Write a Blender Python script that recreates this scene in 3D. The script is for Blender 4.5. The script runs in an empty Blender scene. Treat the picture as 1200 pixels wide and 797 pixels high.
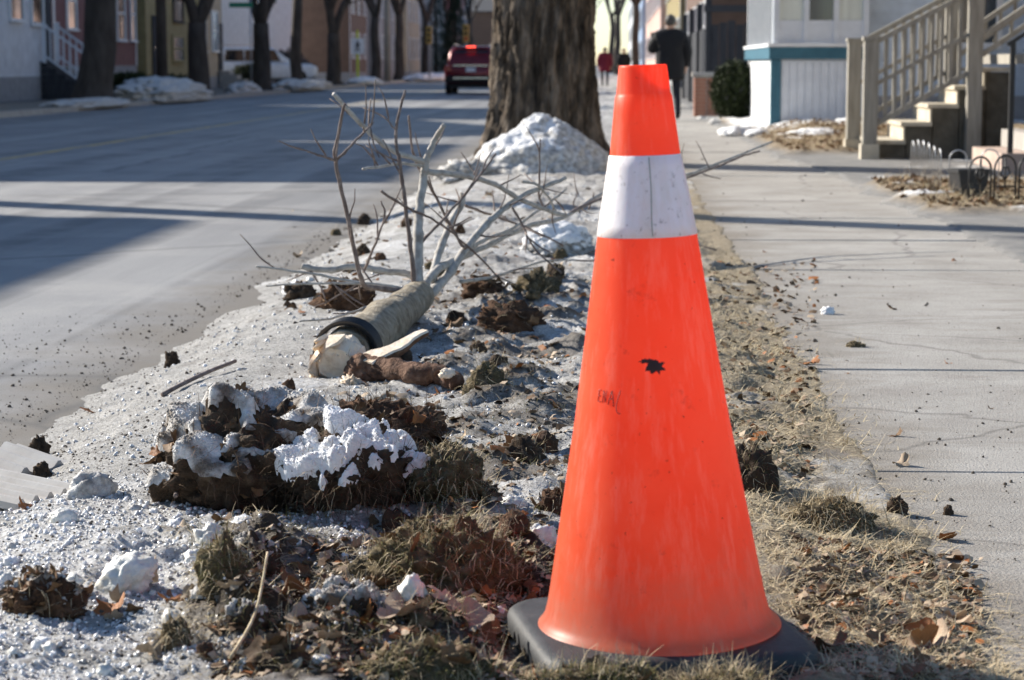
import bpy, bmesh, math, random
import numpy as np
from mathutils import Vector, Matrix
random.seed(7); RNG = np.random.default_rng(7)
R = math.radians
SC = bpy.context.scene
COL = SC.collection

# ------------------------------------------------------------------ camera, sky, sun, exposure
F_PX, CAMH, PITCH, YAW = 2553.0, 0.95, R(7.22), R(2.69)     # 50 mm lens on a 23.5 mm sensor
cam = bpy.data.cameras.new('camera'); camo = bpy.data.objects.new('camera', cam); COL.objects.link(camo)
camo.location = (0, 0, CAMH); camo.rotation_euler = (R(90) - PITCH, 0, YAW)
cam.sensor_width = 23.5; cam.lens = F_PX / 1200 * 23.5; cam.clip_start = 0.05; cam.clip_end = 3000
cam.dof.use_dof = True; cam.dof.focus_distance = 5.0; cam.dof.aperture_fstop = 5.0
SC.camera = camo
SUN_EL, SUN_AZ = R(27), R(-60)                                # azimuth from +Y, clockwise
wd = bpy.data.worlds.new('World'); SC.world = wd; wd.use_nodes = True
nt = wd.node_tree; bg = nt.nodes['Background']; sky = nt.nodes.new('ShaderNodeTexSky')
sky.sky_type = 'NISHITA'; sky.sun_disc = False; sky.sun_elevation = SUN_EL; sky.sun_rotation = SUN_AZ
sky.air_density = 1.0; sky.dust_density = 0.0; sky.ozone_density = 3.0
nt.links.new(sky.outputs[0], bg.inputs[0]); bg.inputs[1].default_value = 0.085
sl = bpy.data.lights.new('sun', 'SUN'); sl.energy = 5.0; sl.angle = R(0.5); sl.color = (1.0, 0.93, 0.82)
so = bpy.data.objects.new('sun', sl); COL.objects.link(so)
SUND = Vector((math.sin(SUN_AZ) * math.cos(SUN_EL), math.cos(SUN_AZ) * math.cos(SUN_EL), math.sin(SUN_EL)))
so.rotation_euler = SUND.to_track_quat('Z', 'Y').to_euler()
SC.view_settings.view_transform = 'Standard'; SC.view_settings.look = 'None'
SC.view_settings.exposure = 0.95; SC.view_settings.gamma = 1.0
SC.render.engine = 'CYCLES'; SC.cycles.use_denoising = True
SC.cycles.max_bounces = 10; SC.cycles.diffuse_bounces = 7; SC.cycles.transparent_max_bounces = 6

# ------------------------------------------------------------------ plan: bearing + distance -> place
FH = Vector((-math.sin(YAW), math.cos(YAW), 0)); RT = Vector((math.cos(YAW), math.sin(YAW), 0)); Z = Vector((0, 0, 1))
FW = FH * math.cos(PITCH) - Z * math.sin(PITCH); UP = FH * math.sin(PITCH) + Z * math.cos(PITCH)
def ray(u, v): return FW + RT * ((u - 600) / F_PX) + UP * ((398.5 - v) / F_PX)
def at3(u, v, d):
    r = ray(u, v); return Vector((0, 0, CAMH)) + r * (d / r.dot(FH))
def gnd(u, v, z=0.0):
    r = ray(u, v); return Vector((0, 0, CAMH)) + r * ((CAMH - z) / -r.z)
def px(n, d): return n * d / F_PX

# ------------------------------------------------------------------ noise
_G = np.random.default_rng(99).normal(0, 1, (256, 3)); _G /= np.linalg.norm(_G, axis=1, keepdims=True)
def vnoise(P, s=0):
    P = np.asarray(P, float); I = np.floor(P).astype(np.int64); f = P - I; w = f * f * f * (f * (f * 6 - 15) + 10)
    t = 0
    for dx in (0, 1):
        for dy in (0, 1):
            for dz in (0, 1):
                x, y, z = I[..., 0] + dx, I[..., 1] + dy, I[..., 2] + dz
                n = (x * 374761393 + y * 668265263 + z * 1440662683 + s * 1274126177) & 0xffffffff
                n = ((n ^ (n >> 13)) * 1274126177) & 0xffffffff; n = ((n ^ (n >> 15)) * 2246822519) & 0xffffffff
                g = _G[(n >> 9) & 255]
                d = g[..., 0] * (f[..., 0] - dx) + g[..., 1] * (f[..., 1] - dy) + g[..., 2] * (f[..., 2] - dz)
                t = t + d * (w[..., 0] if dx else 1 - w[..., 0]) * (w[..., 1] if dy else 1 - w[..., 1]) * (w[..., 2] if dz else 1 - w[..., 2])
    return t * 1.6
def fbm(P, oct=4, s=0, gain=.5):
    P = np.asarray(P, float); t = 0; a = 1; n = 0
    for o in range(oct):
        t = t + a * vnoise(P * 2 ** o + 17.3 * o, s + o); n += a; a *= gain
    return t / n
def sst(a, b, x): t = np.clip((np.asarray(x, float) - a) / (b - a), 0, 1); return t * t * (3 - 2 * t)

# ------------------------------------------------------------------ materials
MATS = {}
def nodes(name):
    m = bpy.data.materials.new(name); m.use_nodes = True; MATS[name] = m
    return m, m.node_tree, m.node_tree.nodes['Principled BSDF']
def new(nt, t, **k):
    n = nt.nodes.new(t)
    for a, b in k.items():
        if a.startswith('i_'):
            key = a[2:]; n.inputs[int(key) if key.isdigit() else key].default_value = b
        else: setattr(n, a, b)
    return n
def coords(nt, kind, stretch):
    if kind == 'pos': o = new(nt, 'ShaderNodeNewGeometry').outputs['Position']
    else: o = new(nt, 'ShaderNodeTexCoord').outputs['Object']
    mp = new(nt, 'ShaderNodeMapping'); mp.inputs['Scale'].default_value = stretch
    nt.links.new(o, mp.inputs[0]); return mp.outputs[0]
def ramp(nt, fac, stops):
    r = new(nt, 'ShaderNodeValToRGB'); e = r.color_ramp.elements
    while len(e) < len(stops): e.new(.5)
    for i, (p, c) in enumerate(stops):
        e[i].position = p; e[i].color = tuple(c) + (1,) if len(c) == 3 else c
    nt.links.new(fac, r.inputs[0]); return r.outputs[0]
def noise(nt, vec, scale, detail=6, rough=.6, dist=0):
    n = new(nt, 'ShaderNodeTexNoise'); n.inputs['Scale'].default_value = scale
    n.inputs['Detail'].default_value = detail; n.inputs['Roughness'].default_value = rough; n.inputs['Distortion'].default_value = dist
    nt.links.new(vec, n.inputs['Vector']); return n.outputs[0]
def mixc(nt, fac, a, b, mode='MIX'):
    m = new(nt, 'ShaderNodeMix', data_type='RGBA', blend_type=mode)
    for sock, val in ((0, fac), (6, a), (7, b)):
        if hasattr(val, 'links') or hasattr(val, 'is_linked'): nt.links.new(val, m.inputs[sock])
        elif isinstance(val, (int, float)): m.inputs[sock].default_value = val
        else: m.inputs[sock].default_value = tuple(val) + (1,)
    return m.outputs[2]
def bump(nt, bs, fac, strength, dist=.01):
    b = new(nt, 'ShaderNodeBump'); b.inputs['Strength'].default_value = strength; b.inputs['Distance'].default_value = dist
    nt.links.new(fac, b.inputs['Height']); nt.links.new(b.outputs[0], bs.inputs['Normal'])
def M(name, stops, scale=8, rough=.7, bmp=.3, bscale=None, bdist=.01, kind='obj', stretch=(1, 1, 1), spec=.3, metal=0, rand=0, detail=6, sss=0):
    m, nt, bs = nodes(name)
    if len(stops[0]) == 2:
        st = stops
    else:
        c = stops[0]; st = [(0.3, tuple(x * .82 for x in c)), (0.7, tuple(min(1, x * 1.14) for x in c))]
    v = coords(nt, kind, stretch); c = ramp(nt, noise(nt, v, scale, detail), st)
    if rand:
        oi = new(nt, 'ShaderNodeObjectInfo'); h = new(nt, 'ShaderNodeHueSaturation')
        mr = new(nt, 'ShaderNodeMapRange'); mr.inputs[3].default_value = 1 - rand; mr.inputs[4].default_value = 1 + rand
        nt.links.new(oi.outputs['Random'], mr.inputs[0]); nt.links.new(mr.outputs[0], h.inputs['Value']); nt.links.new(c, h.inputs['Color']); c = h.outputs[0]
    nt.links.new(c, bs.inputs['Base Color']); bs.inputs['Roughness'].default_value = rough
    bs.inputs['Specular IOR Level'].default_value = spec; bs.inputs['Metallic'].default_value = metal
    if sss: bs.inputs['Subsurface Weight'].default_value = sss; bs.inputs['Subsurface Radius'].default_value = (.02, .02, .025); bs.inputs['Subsurface Scale'].default_value = .3
    if bmp: bump(nt, bs, noise(nt, v, bscale or scale * 4, 5), bmp, bdist)
    return m
def one(c): return [c]

# ------------------------------------------------------------------ objects
def T(o, label=None, cat=None, group=None, kind=None):
    if label: o['label'] = label
    if cat: o['category'] = cat
    if group: o['group'] = group
    if kind: o['kind'] = kind
    return o
def empty(name, loc=(0, 0, 0), rz=0, **k):
    o = bpy.data.objects.new(name, None); COL.objects.link(o); o.location = loc; o.rotation_euler = (0, 0, rz); o.empty_display_size = .1
    return T(o, **k)
def link(name, me, parent=None, loc=(0, 0, 0), rot=None, **k):
    o = bpy.data.objects.new(name, me); COL.objects.link(o); o.location = loc
    if rot is not None: o.rotation_euler = rot
    if parent: o.parent = parent
    return T(o, **k)
def mesh_np(name, V, F, mat=None, smooth=False, attrs=None, matidx=None):
    """V (n,3); F an (m,k) array or list of such arrays"""
    me = bpy.data.meshes.new(name); V = np.asarray(V, np.float32)
    Fs = F if isinstance(F, list) and isinstance(F[0], np.ndarray) else [F]; Fs = [np.asarray(f, np.int32) for f in Fs if len(f)]
    me.vertices.add(len(V)); me.vertices.foreach_set('co', V.ravel())
    nl = sum(f.size for f in Fs); npoly = sum(len(f) for f in Fs)
    me.loops.add(nl); me.loops.foreach_set('vertex_index', np.concatenate([f.ravel() for f in Fs]))
    me.polygons.add(npoly); st = []; k = 0
    for f in Fs: st.append(k + np.arange(len(f)) * f.shape[1]); k += f.size
    me.polygons.foreach_set('loop_start', np.concatenate(st).astype(np.int32))
    if smooth: me.polygons.foreach_set('use_smooth', np.ones(npoly, bool))
    for m in (mat if isinstance(mat, (list, tuple)) else [mat]):
        if m: me.materials.append(MATS[m] if isinstance(m, str) else m)
    if matidx is not None: me.polygons.foreach_set('material_index', np.asarray(matidx, np.int32))
    for a, vals in (attrs or {}).items():
        at = me.attributes.new(a, 'FLOAT', 'POINT'); at.data.foreach_set('value', np.asarray(vals, np.float32))
    me.update(calc_edges=True); me.validate(); return me

class MB:
    def __init__(s): s.v = []; s.f = []
    def add(s, V, F):
        k = len(s.v); s.v += [tuple(x) for x in V]; s.f += [tuple(i + k for i in f) for f in F]; return s
    def box(s, x0, x1, y0, y1, z0, z1):
        return s.add([(x0,y0,z0),(x1,y0,z0),(x1,y1,z0),(x0,y1,z0),(x0,y0,z1),(x1,y0,z1),(x1,y1,z1),(x0,y1,z1)],
                     [(0,3,2,1),(4,5,6,7),(0,1,5,4),(1,2,6,5),(2,3,7,6),(3,0,4,7)])
    def bar(s, a, b, w, h=None, up=(0, 0, 1)):
        a, b = Vector(a), Vector(b); h = h or w; d = (b - a).normalized(); u = Vector(up)
        if abs(d.dot(u)) > .99: u = Vector((1, 0, 0))
        sd = d.cross(u).normalized() * w / 2; u = sd.cross(d).normalized() * h / 2
        P = [a - sd - u, a + sd - u, a + sd + u, a - sd + u]; P += [p + (b - a) for p in P]
        return s.add(P, [(0,3,2,1),(4,5,6,7),(0,1,5,4),(1,2,6,5),(2,3,7,6),(3,0,4,7)])
    def tube(s, pts, rad, n=8, caps=True, jit=0):
        pts = [Vector(p) for p in pts]; m = len(pts)
        if isinstance(rad, (int, float)): rad = [rad] * m
        V = []; ref = None
        for i, p in enumerate(pts):
            d = (pts[min(i+1, m-1)] - pts[max(i-1, 0)]).normalized()
            if ref is None: ref = Vector((0, 0, 1)) if abs(d.z) < .9 else Vector((1, 0, 0))
            a = d.cross(ref).normalized(); b = a.cross(d).normalized(); ref = b
            for k in range(n):
                t = 2 * math.pi * k / n; r = rad[i] * (1 + (random.uniform(-jit, jit) if jit else 0))
                V.append(p + (a * math.cos(t) + b * math.sin(t)) * r)
        F = [(i*n+k, i*n+(k+1) % n, (i+1)*n+(k+1) % n, (i+1)*n+k) for i in range(m-1) for k in range(n)]
        if caps: F += [tuple(range(n-1, -1, -1)), tuple(range((m-1)*n, m*n))]
        return s.add(V, F)
    def lathe(s, prof, n=24, c=(0, 0, 0), cap=False):
        V = [(c[0] + r * math.cos(2*math.pi*k/n), c[1] + r * math.sin(2*math.pi*k/n), c[2] + z) for r, z in prof for k in range(n)]
        F = [(i*n+k, i*n+(k+1) % n, (i+1)*n+(k+1) % n, (i+1)*n+k) for i in range(len(prof)-1) for k in range(n)]
        if cap: F += [tuple(range(n-1, -1, -1)), tuple(range((len(prof)-1)*n, len(prof)*n))]
        return s.add(V, F)
    def prism(s, poly, a, b, axis=2):
        n = len(poly)
        def P(p, t):
            q = list(p); q.insert(axis, t); return tuple(q)
        V = [P(p, a) for p in poly] + [P(p, b) for p in poly]
        return s.add(V, [tuple(range(n-1, -1, -1)), tuple(range(n, 2*n))] + [(i, (i+1) % n, n+(i+1) % n, n+i) for i in range(n)])
    def mesh(s, name, mat, smooth=False, org=(0, 0, 0), bev=0):
        me = bpy.data.meshes.new(name); o = Vector(org)
        me.from_pydata([Vector(v) - o for v in s.v], [], s.f)
        bm = bmesh.new(); bm.from_mesh(me)
        bmesh.ops.recalc_face_normals(bm, faces=bm.faces)
        if bev: bmesh.ops.bevel(bm, geom=list(bm.edges), offset=bev, segments=1, affect='EDGES', clamp_overlap=True)
        bm.to_mesh(me); bm.free()
        if mat: me.materials.append(MATS[mat])
        if smooth: me.polygons.foreach_set('use_smooth', np.ones(len(me.polygons), bool))
        me.update(); return me
    def build(s, name, mat, parent=None, smooth=False, world=True, loc=(0, 0, 0), bev=0, **k):
        """world=True: vertices are world coordinates and parent is an unrotated Empty"""
        org = (0, 0, 0); l = loc
        if world:
            q = parent; org = Vector((0, 0, 0))
            while q: org = org + q.location; q = q.parent
            if not parent: org = Vector(loc); l = loc
            else: l = (0, 0, 0)
        return link(name, s.mesh(name, mat, smooth, org, bev), parent, l, **k)

_ico = {}
def ico(n):
    if n not in _ico:
        bm = bmesh.new(); bmesh.ops.create_icosphere(bm, subdivisions=n, radius=1)
        bm.verts.ensure_lookup_table()
        _ico[n] = (np.array([v.co for v in bm.verts]), np.array([[v.index for v in f.verts] for f in bm.faces])); bm.free()
    V, F = _ico[n]; return V.copy(), F.copy()
def copy_tree(o, parent=None):
    c = o.copy(); COL.objects.link(c); c.parent = parent
    for ch in list(o.children): copy_tree(ch, c)
    return c

# ------------------------------------------------------------------ material library
M('asphalt_far', [(.3, (.10, .10, .105)), (.7, (.15, .15, .155))], 3, .9, .2, kind='pos')
M('soil', [(.25, (.025, .017, .011)), (.5, (.06, .04, .026)), (.75, (.13, .095, .065))], 22, .95, .9, 60, .02, detail=9)
M('soil_red', [(.25, (.03, .016, .01)), (.5, (.085, .045, .026)), (.75, (.17, .095, .055))], 26, .95, .9, 70, .02, detail=9)
M('sod', [(.25, (.04, .03, .018)), (.5, (.11, .085, .048)), (.75, (.24, .19, .12))], 30, .95, .9, 80, .02, detail=9)
M('snow', [(.3, (.62, .62, .63)), (.5, (.82, .82, .83)), (.7, (.90, .90, .90))], 45, .6, .8, 150, .007)
M('snow_dirty', [(.28, (.14, .125, .11)), (.42, (.40, .385, .37)), (.55, (.60, .59, .575)), (.7, (.76, .755, .74))], 26, .65, .9, 140, .008, detail=10)
M('snow_thaw', [(.30, (.05, .036, .025)), (.40, (.17, .14, .115)), (.50, (.44, .42, .40)), (.64, (.74, .735, .725))], 17, .6, .9, 120, .010, detail=12)
M('ice_chunk', [(.32, (.45, .42, .36)), (.5, (.68, .67, .62)), (.7, (.80, .80, .78))], 18, .35, .7, 80, .008, spec=.5, sss=.3)
M('ice_grain', [(.34, (.26, .245, .23)), (.48, (.62, .615, .61)), (.64, (.88, .88, .88))], 26, .25, 0, spec=.6)
M('grit', [(.3, (.035, .028, .022)), (.6, (.12, .10, .08)), (.8, (.25, .22, .19))], 9, .9, 0, kind='pos')
M('straw', [(.25, (.30, .225, .125)), (.5, (.53, .43, .27)), (.75, (.70, .61, .44))], 60, .8, 0, kind='pos')
M('moss', [(.3, (.075, .07, .022)), (.55, (.18, .16, .055)), (.75, (.32, .27, .13))], 40, .85, 0, kind='pos')
M('root_fibre', [(.3, (.06, .035, .02)), (.7, (.22, .14, .085))], 50, .85, 0, kind='pos')
M('leaf_brown', [(.3, (.10, .055, .028)), (.6, (.21, .125, .065)), (.8, (.30, .19, .11))], 25, .7, .4, 90, .004, rand=.35)
M('leaf_orange', [(.3, (.20, .07, .02)), (.6, (.40, .15, .04)), (.8, (.50, .24, .09))], 25, .6, .4, 90, .004, rand=.25)
M('leaf_tan', [(.3, (.28, .20, .13)), (.6, (.46, .36, .26)), (.8, (.58, .48, .37))], 25, .7, .4, 90, .004, rand=.2)
M('bark', [(.34, (.016, .012, .009)), (.5, (.085, .066, .05)), (.66, (.23, .185, .145))], 11, .95, 1.0, 30, .03, stretch=(1, 1, .22), detail=10)
M('bark_far', [(.3, (.035, .028, .024)), (.7, (.085, .07, .06))], 5, .95, .6, stretch=(1, 1, .3))
M('bark_young', [(.3, (.14, .11, .075)), (.5, (.28, .24, .18)), (.72, (.42, .38, .31))], 24, .85, .9, 70, .012, kind='pos', detail=8)
M('bark_branch', [(.3, (.22, .20, .175)), (.5, (.38, .36, .33)), (.75, (.52, .50, .47))], 30, .75, .4, 120, .004, kind='pos')
M('bark_twig', [(.3, (.10, .07, .06)), (.55, (.20, .155, .135)), (.75, (.32, .27, .25))], 40, .75, .3, 120, .003, kind='pos')
M('wood_raw', [(.28, (.42, .28, .17)), (.45, (.74, .60, .45)), (.7, (.88, .79, .67))], 18, .8, .8, 70, .006, kind='pos', detail=9)
M('root_bark', [(.30, (.055, .028, .018)), (.5, (.14, .075, .048)), (.74, (.30, .185, .125))], 30, .9, 1, 80, .014, kind='pos', detail=9)
M('black_plastic', one((.018, .018, .02)), 30, .42, .15, spec=.5)
M('rubber', [(.3, (.022, .023, .025)), (.6, (.045, .047, .05)), (.8, (.085, .085, .085))], 16, .62, .35, 120, .003, spec=.4, detail=9)
M('black_iron', one((.02, .02, .022)), 20, .5, .1, spec=.5)
M('galvanised', one((.45, .46, .48)), 20, .4, .1, metal=.7)
M('wood_grey', [(.3, (.22, .20, .17)), (.6, (.33, .31, .27)), (.8, (.42, .39, .34))], 6, .85, .3, 40, .004, stretch=(3, 3, .4))
M('paint_white', [(.3, (.66, .68, .70)), (.7, (.78, .79, .80))], 5, .6, .1)
M('paint_white_shaded', [(.3, (.56, .60, .66)), (.7, (.66, .70, .76))], 5, .6, .1)  # same white paint with bluish shade put into its colour
M('stringer_wood', [(.3, (.07, .06, .045)), (.7, (.14, .125, .10))], 6, .85, .3)
M('paint_cream', [(.3, (.36, .32, .25)), (.5, (.50, .45, .36)), (.7, (.62, .56, .46))], 5, .7, .1)
M('paint_teal', [(.3, (.035, .11, .16)), (.7, (.05, .15, .21))], 5, .6, .1)
M('siding_white', one((.60, .62, .66)), 3, .6, .1)
M('siding_pale', one((.52, .60, .70)), 3, .6, .1)
M('siding_maroon', one((.17, .07, .075)), 3, .7, .1)
M('siding_olive', one((.30, .245, .12)), 3, .7, .1)
M('siding_tan', one((.42, .34, .25)), 3, .7, .1)
M('siding_pink', one((.62, .43, .37)), 3, .7, .1)
M('siding_blue', one((.30, .40, .56)), 3, .7, .1)
M('siding_grey', one((.28, .29, .31)), 3, .7, .1)
M('siding_brown', one((.15, .095, .07)), 3, .7, .1)
M('brick_plain', [(.35, (.30, .13, .085)), (.65, (.42, .21, .14))], 9, .85, .5, 60, .006)
M('mortar', one((.42, .39, .35)), 20, .9, .4)
M('roof_dark', one((.055, .055, .06)), 6, .9, .4)
M('foundation', one((.30, .30, .31)), 5, .9, .3)
M('concrete_old', [(.3, (.30, .28, .26)), (.7, (.42, .40, .37))], 6, .9, .3, 60, .004)
M('concrete_pink', [(.3, (.40, .30, .25)), (.7, (.52, .41, .35))], 6, .9, .3, 60, .004)
M('dark_wood', [(.3, (.022, .024, .03)), (.7, (.05, .052, .06))], 6, .8, .3, stretch=(3, 3, .4))
M('curtain', one((.62, .66, .62)), 12, .8, .2, stretch=(1, 1, .05))
M('hedge_leaf', [(.3, (.012, .022, .008)), (.7, (.05, .065, .022))], 20, .7, 0, kind='pos')
M('fir_leaf', [(.3, (.012, .03, .02)), (.7, (.035, .07, .045))], 20, .7, 0, kind='pos')
M('coat_black', one((.012, .012, .015)), 20, .8, .3)
M('coat_maroon', one((.16, .015, .035)), 20, .8, .3)
M('trouser', one((.018, .02, .03)), 20, .85, .3)
M('trouser_light', one((.35, .33, .30)), 20, .85, .3)
M('skin', one((.50, .30, .21)), 20, .6, .1)
M('hair', one((.07, .065, .06)), 40, .6, .4)
M('car_red', one((.15, .011, .018)), 3, .25, 0, spec=.6, metal=.3)
M('car_white', one((.62, .66, .72)), 3, .3, 0, spec=.6)
M('car_black', one((.012, .012, .013)), 10, .6, .1)
M('chrome', one((.6, .6, .62)), 3, .2, 0, metal=.9)
M('tail_lens', one((.28, .01, .012)), 10, .2, 0, spec=.6)
M('plate_white', one((.7, .72, .75)), 40, .4, 0)
M('sign_white', one((.74, .75, .77)), 8, .4, 0)
M('sign_black', one((.015, .015, .015)), 8, .5, 0)
M('sign_green', one((.02, .20, .11)), 8, .4, 0)
M('post_lime', one((.52, .60, .03)), 8, .5, 0)
M('signal_yellow', one((.36, .23, .05)), 8, .5, 0)
M('pipe_grey', [(.3, (.40, .37, .34)), (.7, (.52, .50, .47))], 10, .6, .2, 60, .002)
M('ink_faded', one((.34, .06, .045)), 60, .6, 0)
M('ink', one((.05, .02, .02)), 60, .6, 0)
def glass(name, c, rough=.08):
    m, nt, bs = nodes(name); bs.inputs['Base Color'].default_value = (c[0], c[1], c[2], 1); bs.inputs['Roughness'].default_value = rough; bs.inputs['Specular IOR Level'].default_value = .8
glass('pane_dark', (.015, .018, .022)); glass('pane_mid', (.06, .075, .09))
def emis(name, c, s):
    m, nt, bs = nodes(name); bs.inputs['Base Color'].default_value = (c[0], c[1], c[2], 1); bs.inputs['Emission Color'].default_value = tuple(c) + (1,); bs.inputs['Emission Strength'].default_value = s
emis('lamp_red', (1, .06, .02), 4.0); emis('lamp_warm', (1, .45, .22), .9)

# cone: thin translucent PVC with scuffs, scratches and dirt
m, nt, bs = nodes('cone_pvc')
v = coords(nt, 'obj', (1, 1, 1)); vs = coords(nt, 'obj', (1, 1, .12))
base = mixc(nt, ramp(nt, noise(nt, v, 7, 6), [(.35, (0, 0, 0)), (.7, (1, 1, 1))]), (.98, .15, .055), (1.0, .21, .095))
scf = ramp(nt, noise(nt, vs, 38, 8, .7), [(.50, (0, 0, 0)), (.70, (.7, .7, .7))])
c2 = mixc(nt, scf, base, (1.0, .40, .29))
drt = ramp(nt, noise(nt, v, 26, 10, .75), [(.60, (0, 0, 0)), (.72, (.5, .5, .5))])
c3 = mixc(nt, drt, c2, (.45, .08, .05))
spk = ramp(nt, noise(nt, v, 120, 3, .6), [(.70, (0, 0, 0)), (.74, (.7, .7, .7))])
c4 = mixc(nt, spk, c3, (.09, .03, .025))
sz = new(nt, 'ShaderNodeSeparateXYZ'); nt.links.new(v, sz.inputs[0]); gm = new(nt, 'ShaderNodeMath', operation='MULTIPLY_ADD'); nt.links.new(noise(nt, v, 22, 8, .7), gm.inputs[0]); gm.inputs[1].default_value = -.30; nt.links.new(sz.outputs[2], gm.inputs[2])
g2 = new(nt, 'ShaderNodeMath', operation='ADD'); nt.links.new(gm.outputs[0], g2.inputs[0]); g2.inputs[1].default_value = .2
c4 = mixc(nt, ramp(nt, g2.outputs[0], [(.08, (.75, .75, .75)), (.24, (0, 0, 0))]), c4, (.74, .30, .20))
nt.links.new(c4, bs.inputs['Base Color']); bs.inputs['Roughness'].default_value = .42; bs.inputs['Specular IOR Level'].default_value = .35
bump(nt, bs, noise(nt, v, 60, 5), .08, .004)
tr = new(nt, 'ShaderNodeBsdfTranslucent'); nt.links.new(c4, tr.inputs[0])
mx = new(nt, 'ShaderNodeMixShader'); mx.inputs[0].default_value = .58
nt.links.new(bs.outputs[0], mx.inputs[1]); nt.links.new(tr.outputs[0], mx.inputs[2]); nt.links.new(mx.outputs[0], nt.nodes['Material Output'].inputs[0])
# reflective collar
m, nt, bs = nodes('collar_white'); v = coords(nt, 'obj', (1, 1, 1)); vs = coords(nt, 'obj', (1, 1, .25))
a = ramp(nt, noise(nt, vs, 24, 9, .7), [(.42, (.92, .91, .92)), (.62, (.84, .80, .76)), (.76, (.55, .48, .40))])
a = mixc(nt, ramp(nt, noise(nt, v, 70, 8, .7), [(.58, (0, 0, 0)), (.70, (.75, .75, .75))]), a, (.22, .19, .16))
nt.links.new(a, bs.inputs['Base Color']); bs.inputs['Roughness'].default_value = .4; bump(nt, bs, noise(nt, v, 90, 4), .1, .003)
tr = new(nt, 'ShaderNodeBsdfTranslucent'); nt.links.new(a, tr.inputs[0]); mx = new(nt, 'ShaderNodeMixShader'); mx.inputs[0].default_value = .10
nt.links.new(bs.outputs[0], mx.inputs[1]); nt.links.new(tr.outputs[0], mx.inputs[2]); nt.links.new(mx.outputs[0], nt.nodes['Material Output'].inputs[0])
# road: salted asphalt, worn wheel tracks along the street
m, nt, bs = nodes('road'); v = coords(nt, 'pos', (1, 1, 1)); vl = coords(nt, 'pos', (1, .05, 1)); vt = coords(nt, 'pos', (1, .012, 1))
a = ramp(nt, noise(nt, vl, 1.6, 6, .6), [(.3, (.16, .16, .165)), (.5, (.235, .235, .24)), (.72, (.32, .32, .32))])
a = mixc(nt, ramp(nt, noise(nt, vt, 2.2, 4, .6), [(.52, (0, 0, 0)), (.64, (.65, .65, .65))]), a, (.12, .12, .125))
a = mixc(nt, ramp(nt, noise(nt, v, 1.1, 8, .7), [(.48, (0, 0, 0)), (.62, (.5, .5, .5))]), a, (.37, .36, .35))
a = mixc(nt, ramp(nt, noise(nt, v, 150, 3, .6), [(.35, (.45, .45, .45)), (.55, (0, 0, 0))]), a, (.07, .07, .07))
sx = new(nt, 'ShaderNodeSeparateXYZ'); nt.links.new(v, sx.inputs[0]); ad = new(nt, 'ShaderNodeMath', operation='MULTIPLY_ADD'); nt.links.new(noise(nt, v, 1.6, 8, .7), ad.inputs[0]); ad.inputs[1].default_value = 1.1; nt.links.new(sx.outputs[0], ad.inputs[2])
a2 = new(nt, 'ShaderNodeMath', operation='ADD'); nt.links.new(ad.outputs[0], a2.inputs[0]); a2.inputs[1].default_value = 2.0
a = mixc(nt, ramp(nt, a2.outputs[0], [(.40, (0, 0, 0)), (.85, (.85, .85, .85))]), a, (.155, .135, .11))
vo = new(nt, 'ShaderNodeTexVoronoi', feature='DISTANCE_TO_EDGE'); vo.inputs['Scale'].default_value = .28
dv = new(nt, 'ShaderNodeMix', data_type='VECTOR'); dv.inputs[0].default_value = .25; nt.links.new(v, dv.inputs[4]); nzc = new(nt, 'ShaderNodeTexNoise'); nzc.inputs['Scale'].default_value = 1.2; nzc.inputs['Detail'].default_value = 6; nt.links.new(v, nzc.inputs['Vector']); nt.links.new(nzc.outputs[1], dv.inputs[5]); nt.links.new(dv.outputs[1], vo.inputs['Vector'])
a = mixc(nt, ramp(nt, vo.outputs[0], [(.0, (.6, .6, .6)), (.010, (0, 0, 0))]), a, (.06, .06, .06))
nt.links.new(a, bs.inputs['Base Color']); bs.inputs['Roughness'].default_value = .75; bump(nt, bs, noise(nt, v, 220, 4), .5, .006)
# centre line paint, worn through
m, nt, bs = nodes('line_yellow'); v = coords(nt, 'pos', (1, .2, 1))
a = mixc(nt, ramp(nt, noise(nt, v, 5, 7, .7), [(.42, (0, 0, 0)), (.60, (1, 1, 1))]), (.44, .33, .12), (.23, .22, .20))
nt.links.new(a, bs.inputs['Base Color']); bs.inputs['Roughness'].default_value = .8
# pavement concrete
m, nt, bs = nodes('pavement'); v = coords(nt, 'pos', (1, 1, 1)); vl = coords(nt, 'pos', (.3, 1, 1))
a = ramp(nt, noise(nt, v, 1.7, 8, .65), [(.3, (.29, .27, .245)), (.5, (.375, .355, .325)), (.7, (.455, .435, .405))])
a = mixc(nt, ramp(nt, noise(nt, vl, 5, 8, .7), [(.50, (0, 0, 0)), (.70, (.7, .7, .7))]), a, (.22, .195, .165))
a = mixc(nt, ramp(nt, noise(nt, v, 190, 3, .6), [(.34, (.7, .7, .7)), (.5, (0, 0, 0))]), a, (.17, .155, .14))
a = mixc(nt, ramp(nt, noise(nt, v, 90, 4, .6), [(.66, (0, 0, 0)), (.70, (.9, .9, .9))]), a, (.07, .06, .05))
sx = new(nt, 'ShaderNodeSeparateXYZ'); nt.links.new(v, sx.inputs[0]); ad = new(nt, 'ShaderNodeMath', operation='MULTIPLY_ADD'); nt.links.new(noise(nt, v, 2.3, 8, .7), ad.inputs[0]); ad.inputs[1].default_value = -.9; nt.links.new(sx.outputs[0], ad.inputs[2])
a = mixc(nt, ramp(nt, ad.outputs[0], [(.12, (.85, .85, .85)), (.42, (0, 0, 0))]), a, (.20, .17, .135))
vo = new(nt, 'ShaderNodeTexVoronoi', feature='DISTANCE_TO_EDGE'); vo.inputs['Scale'].default_value = .75
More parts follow.
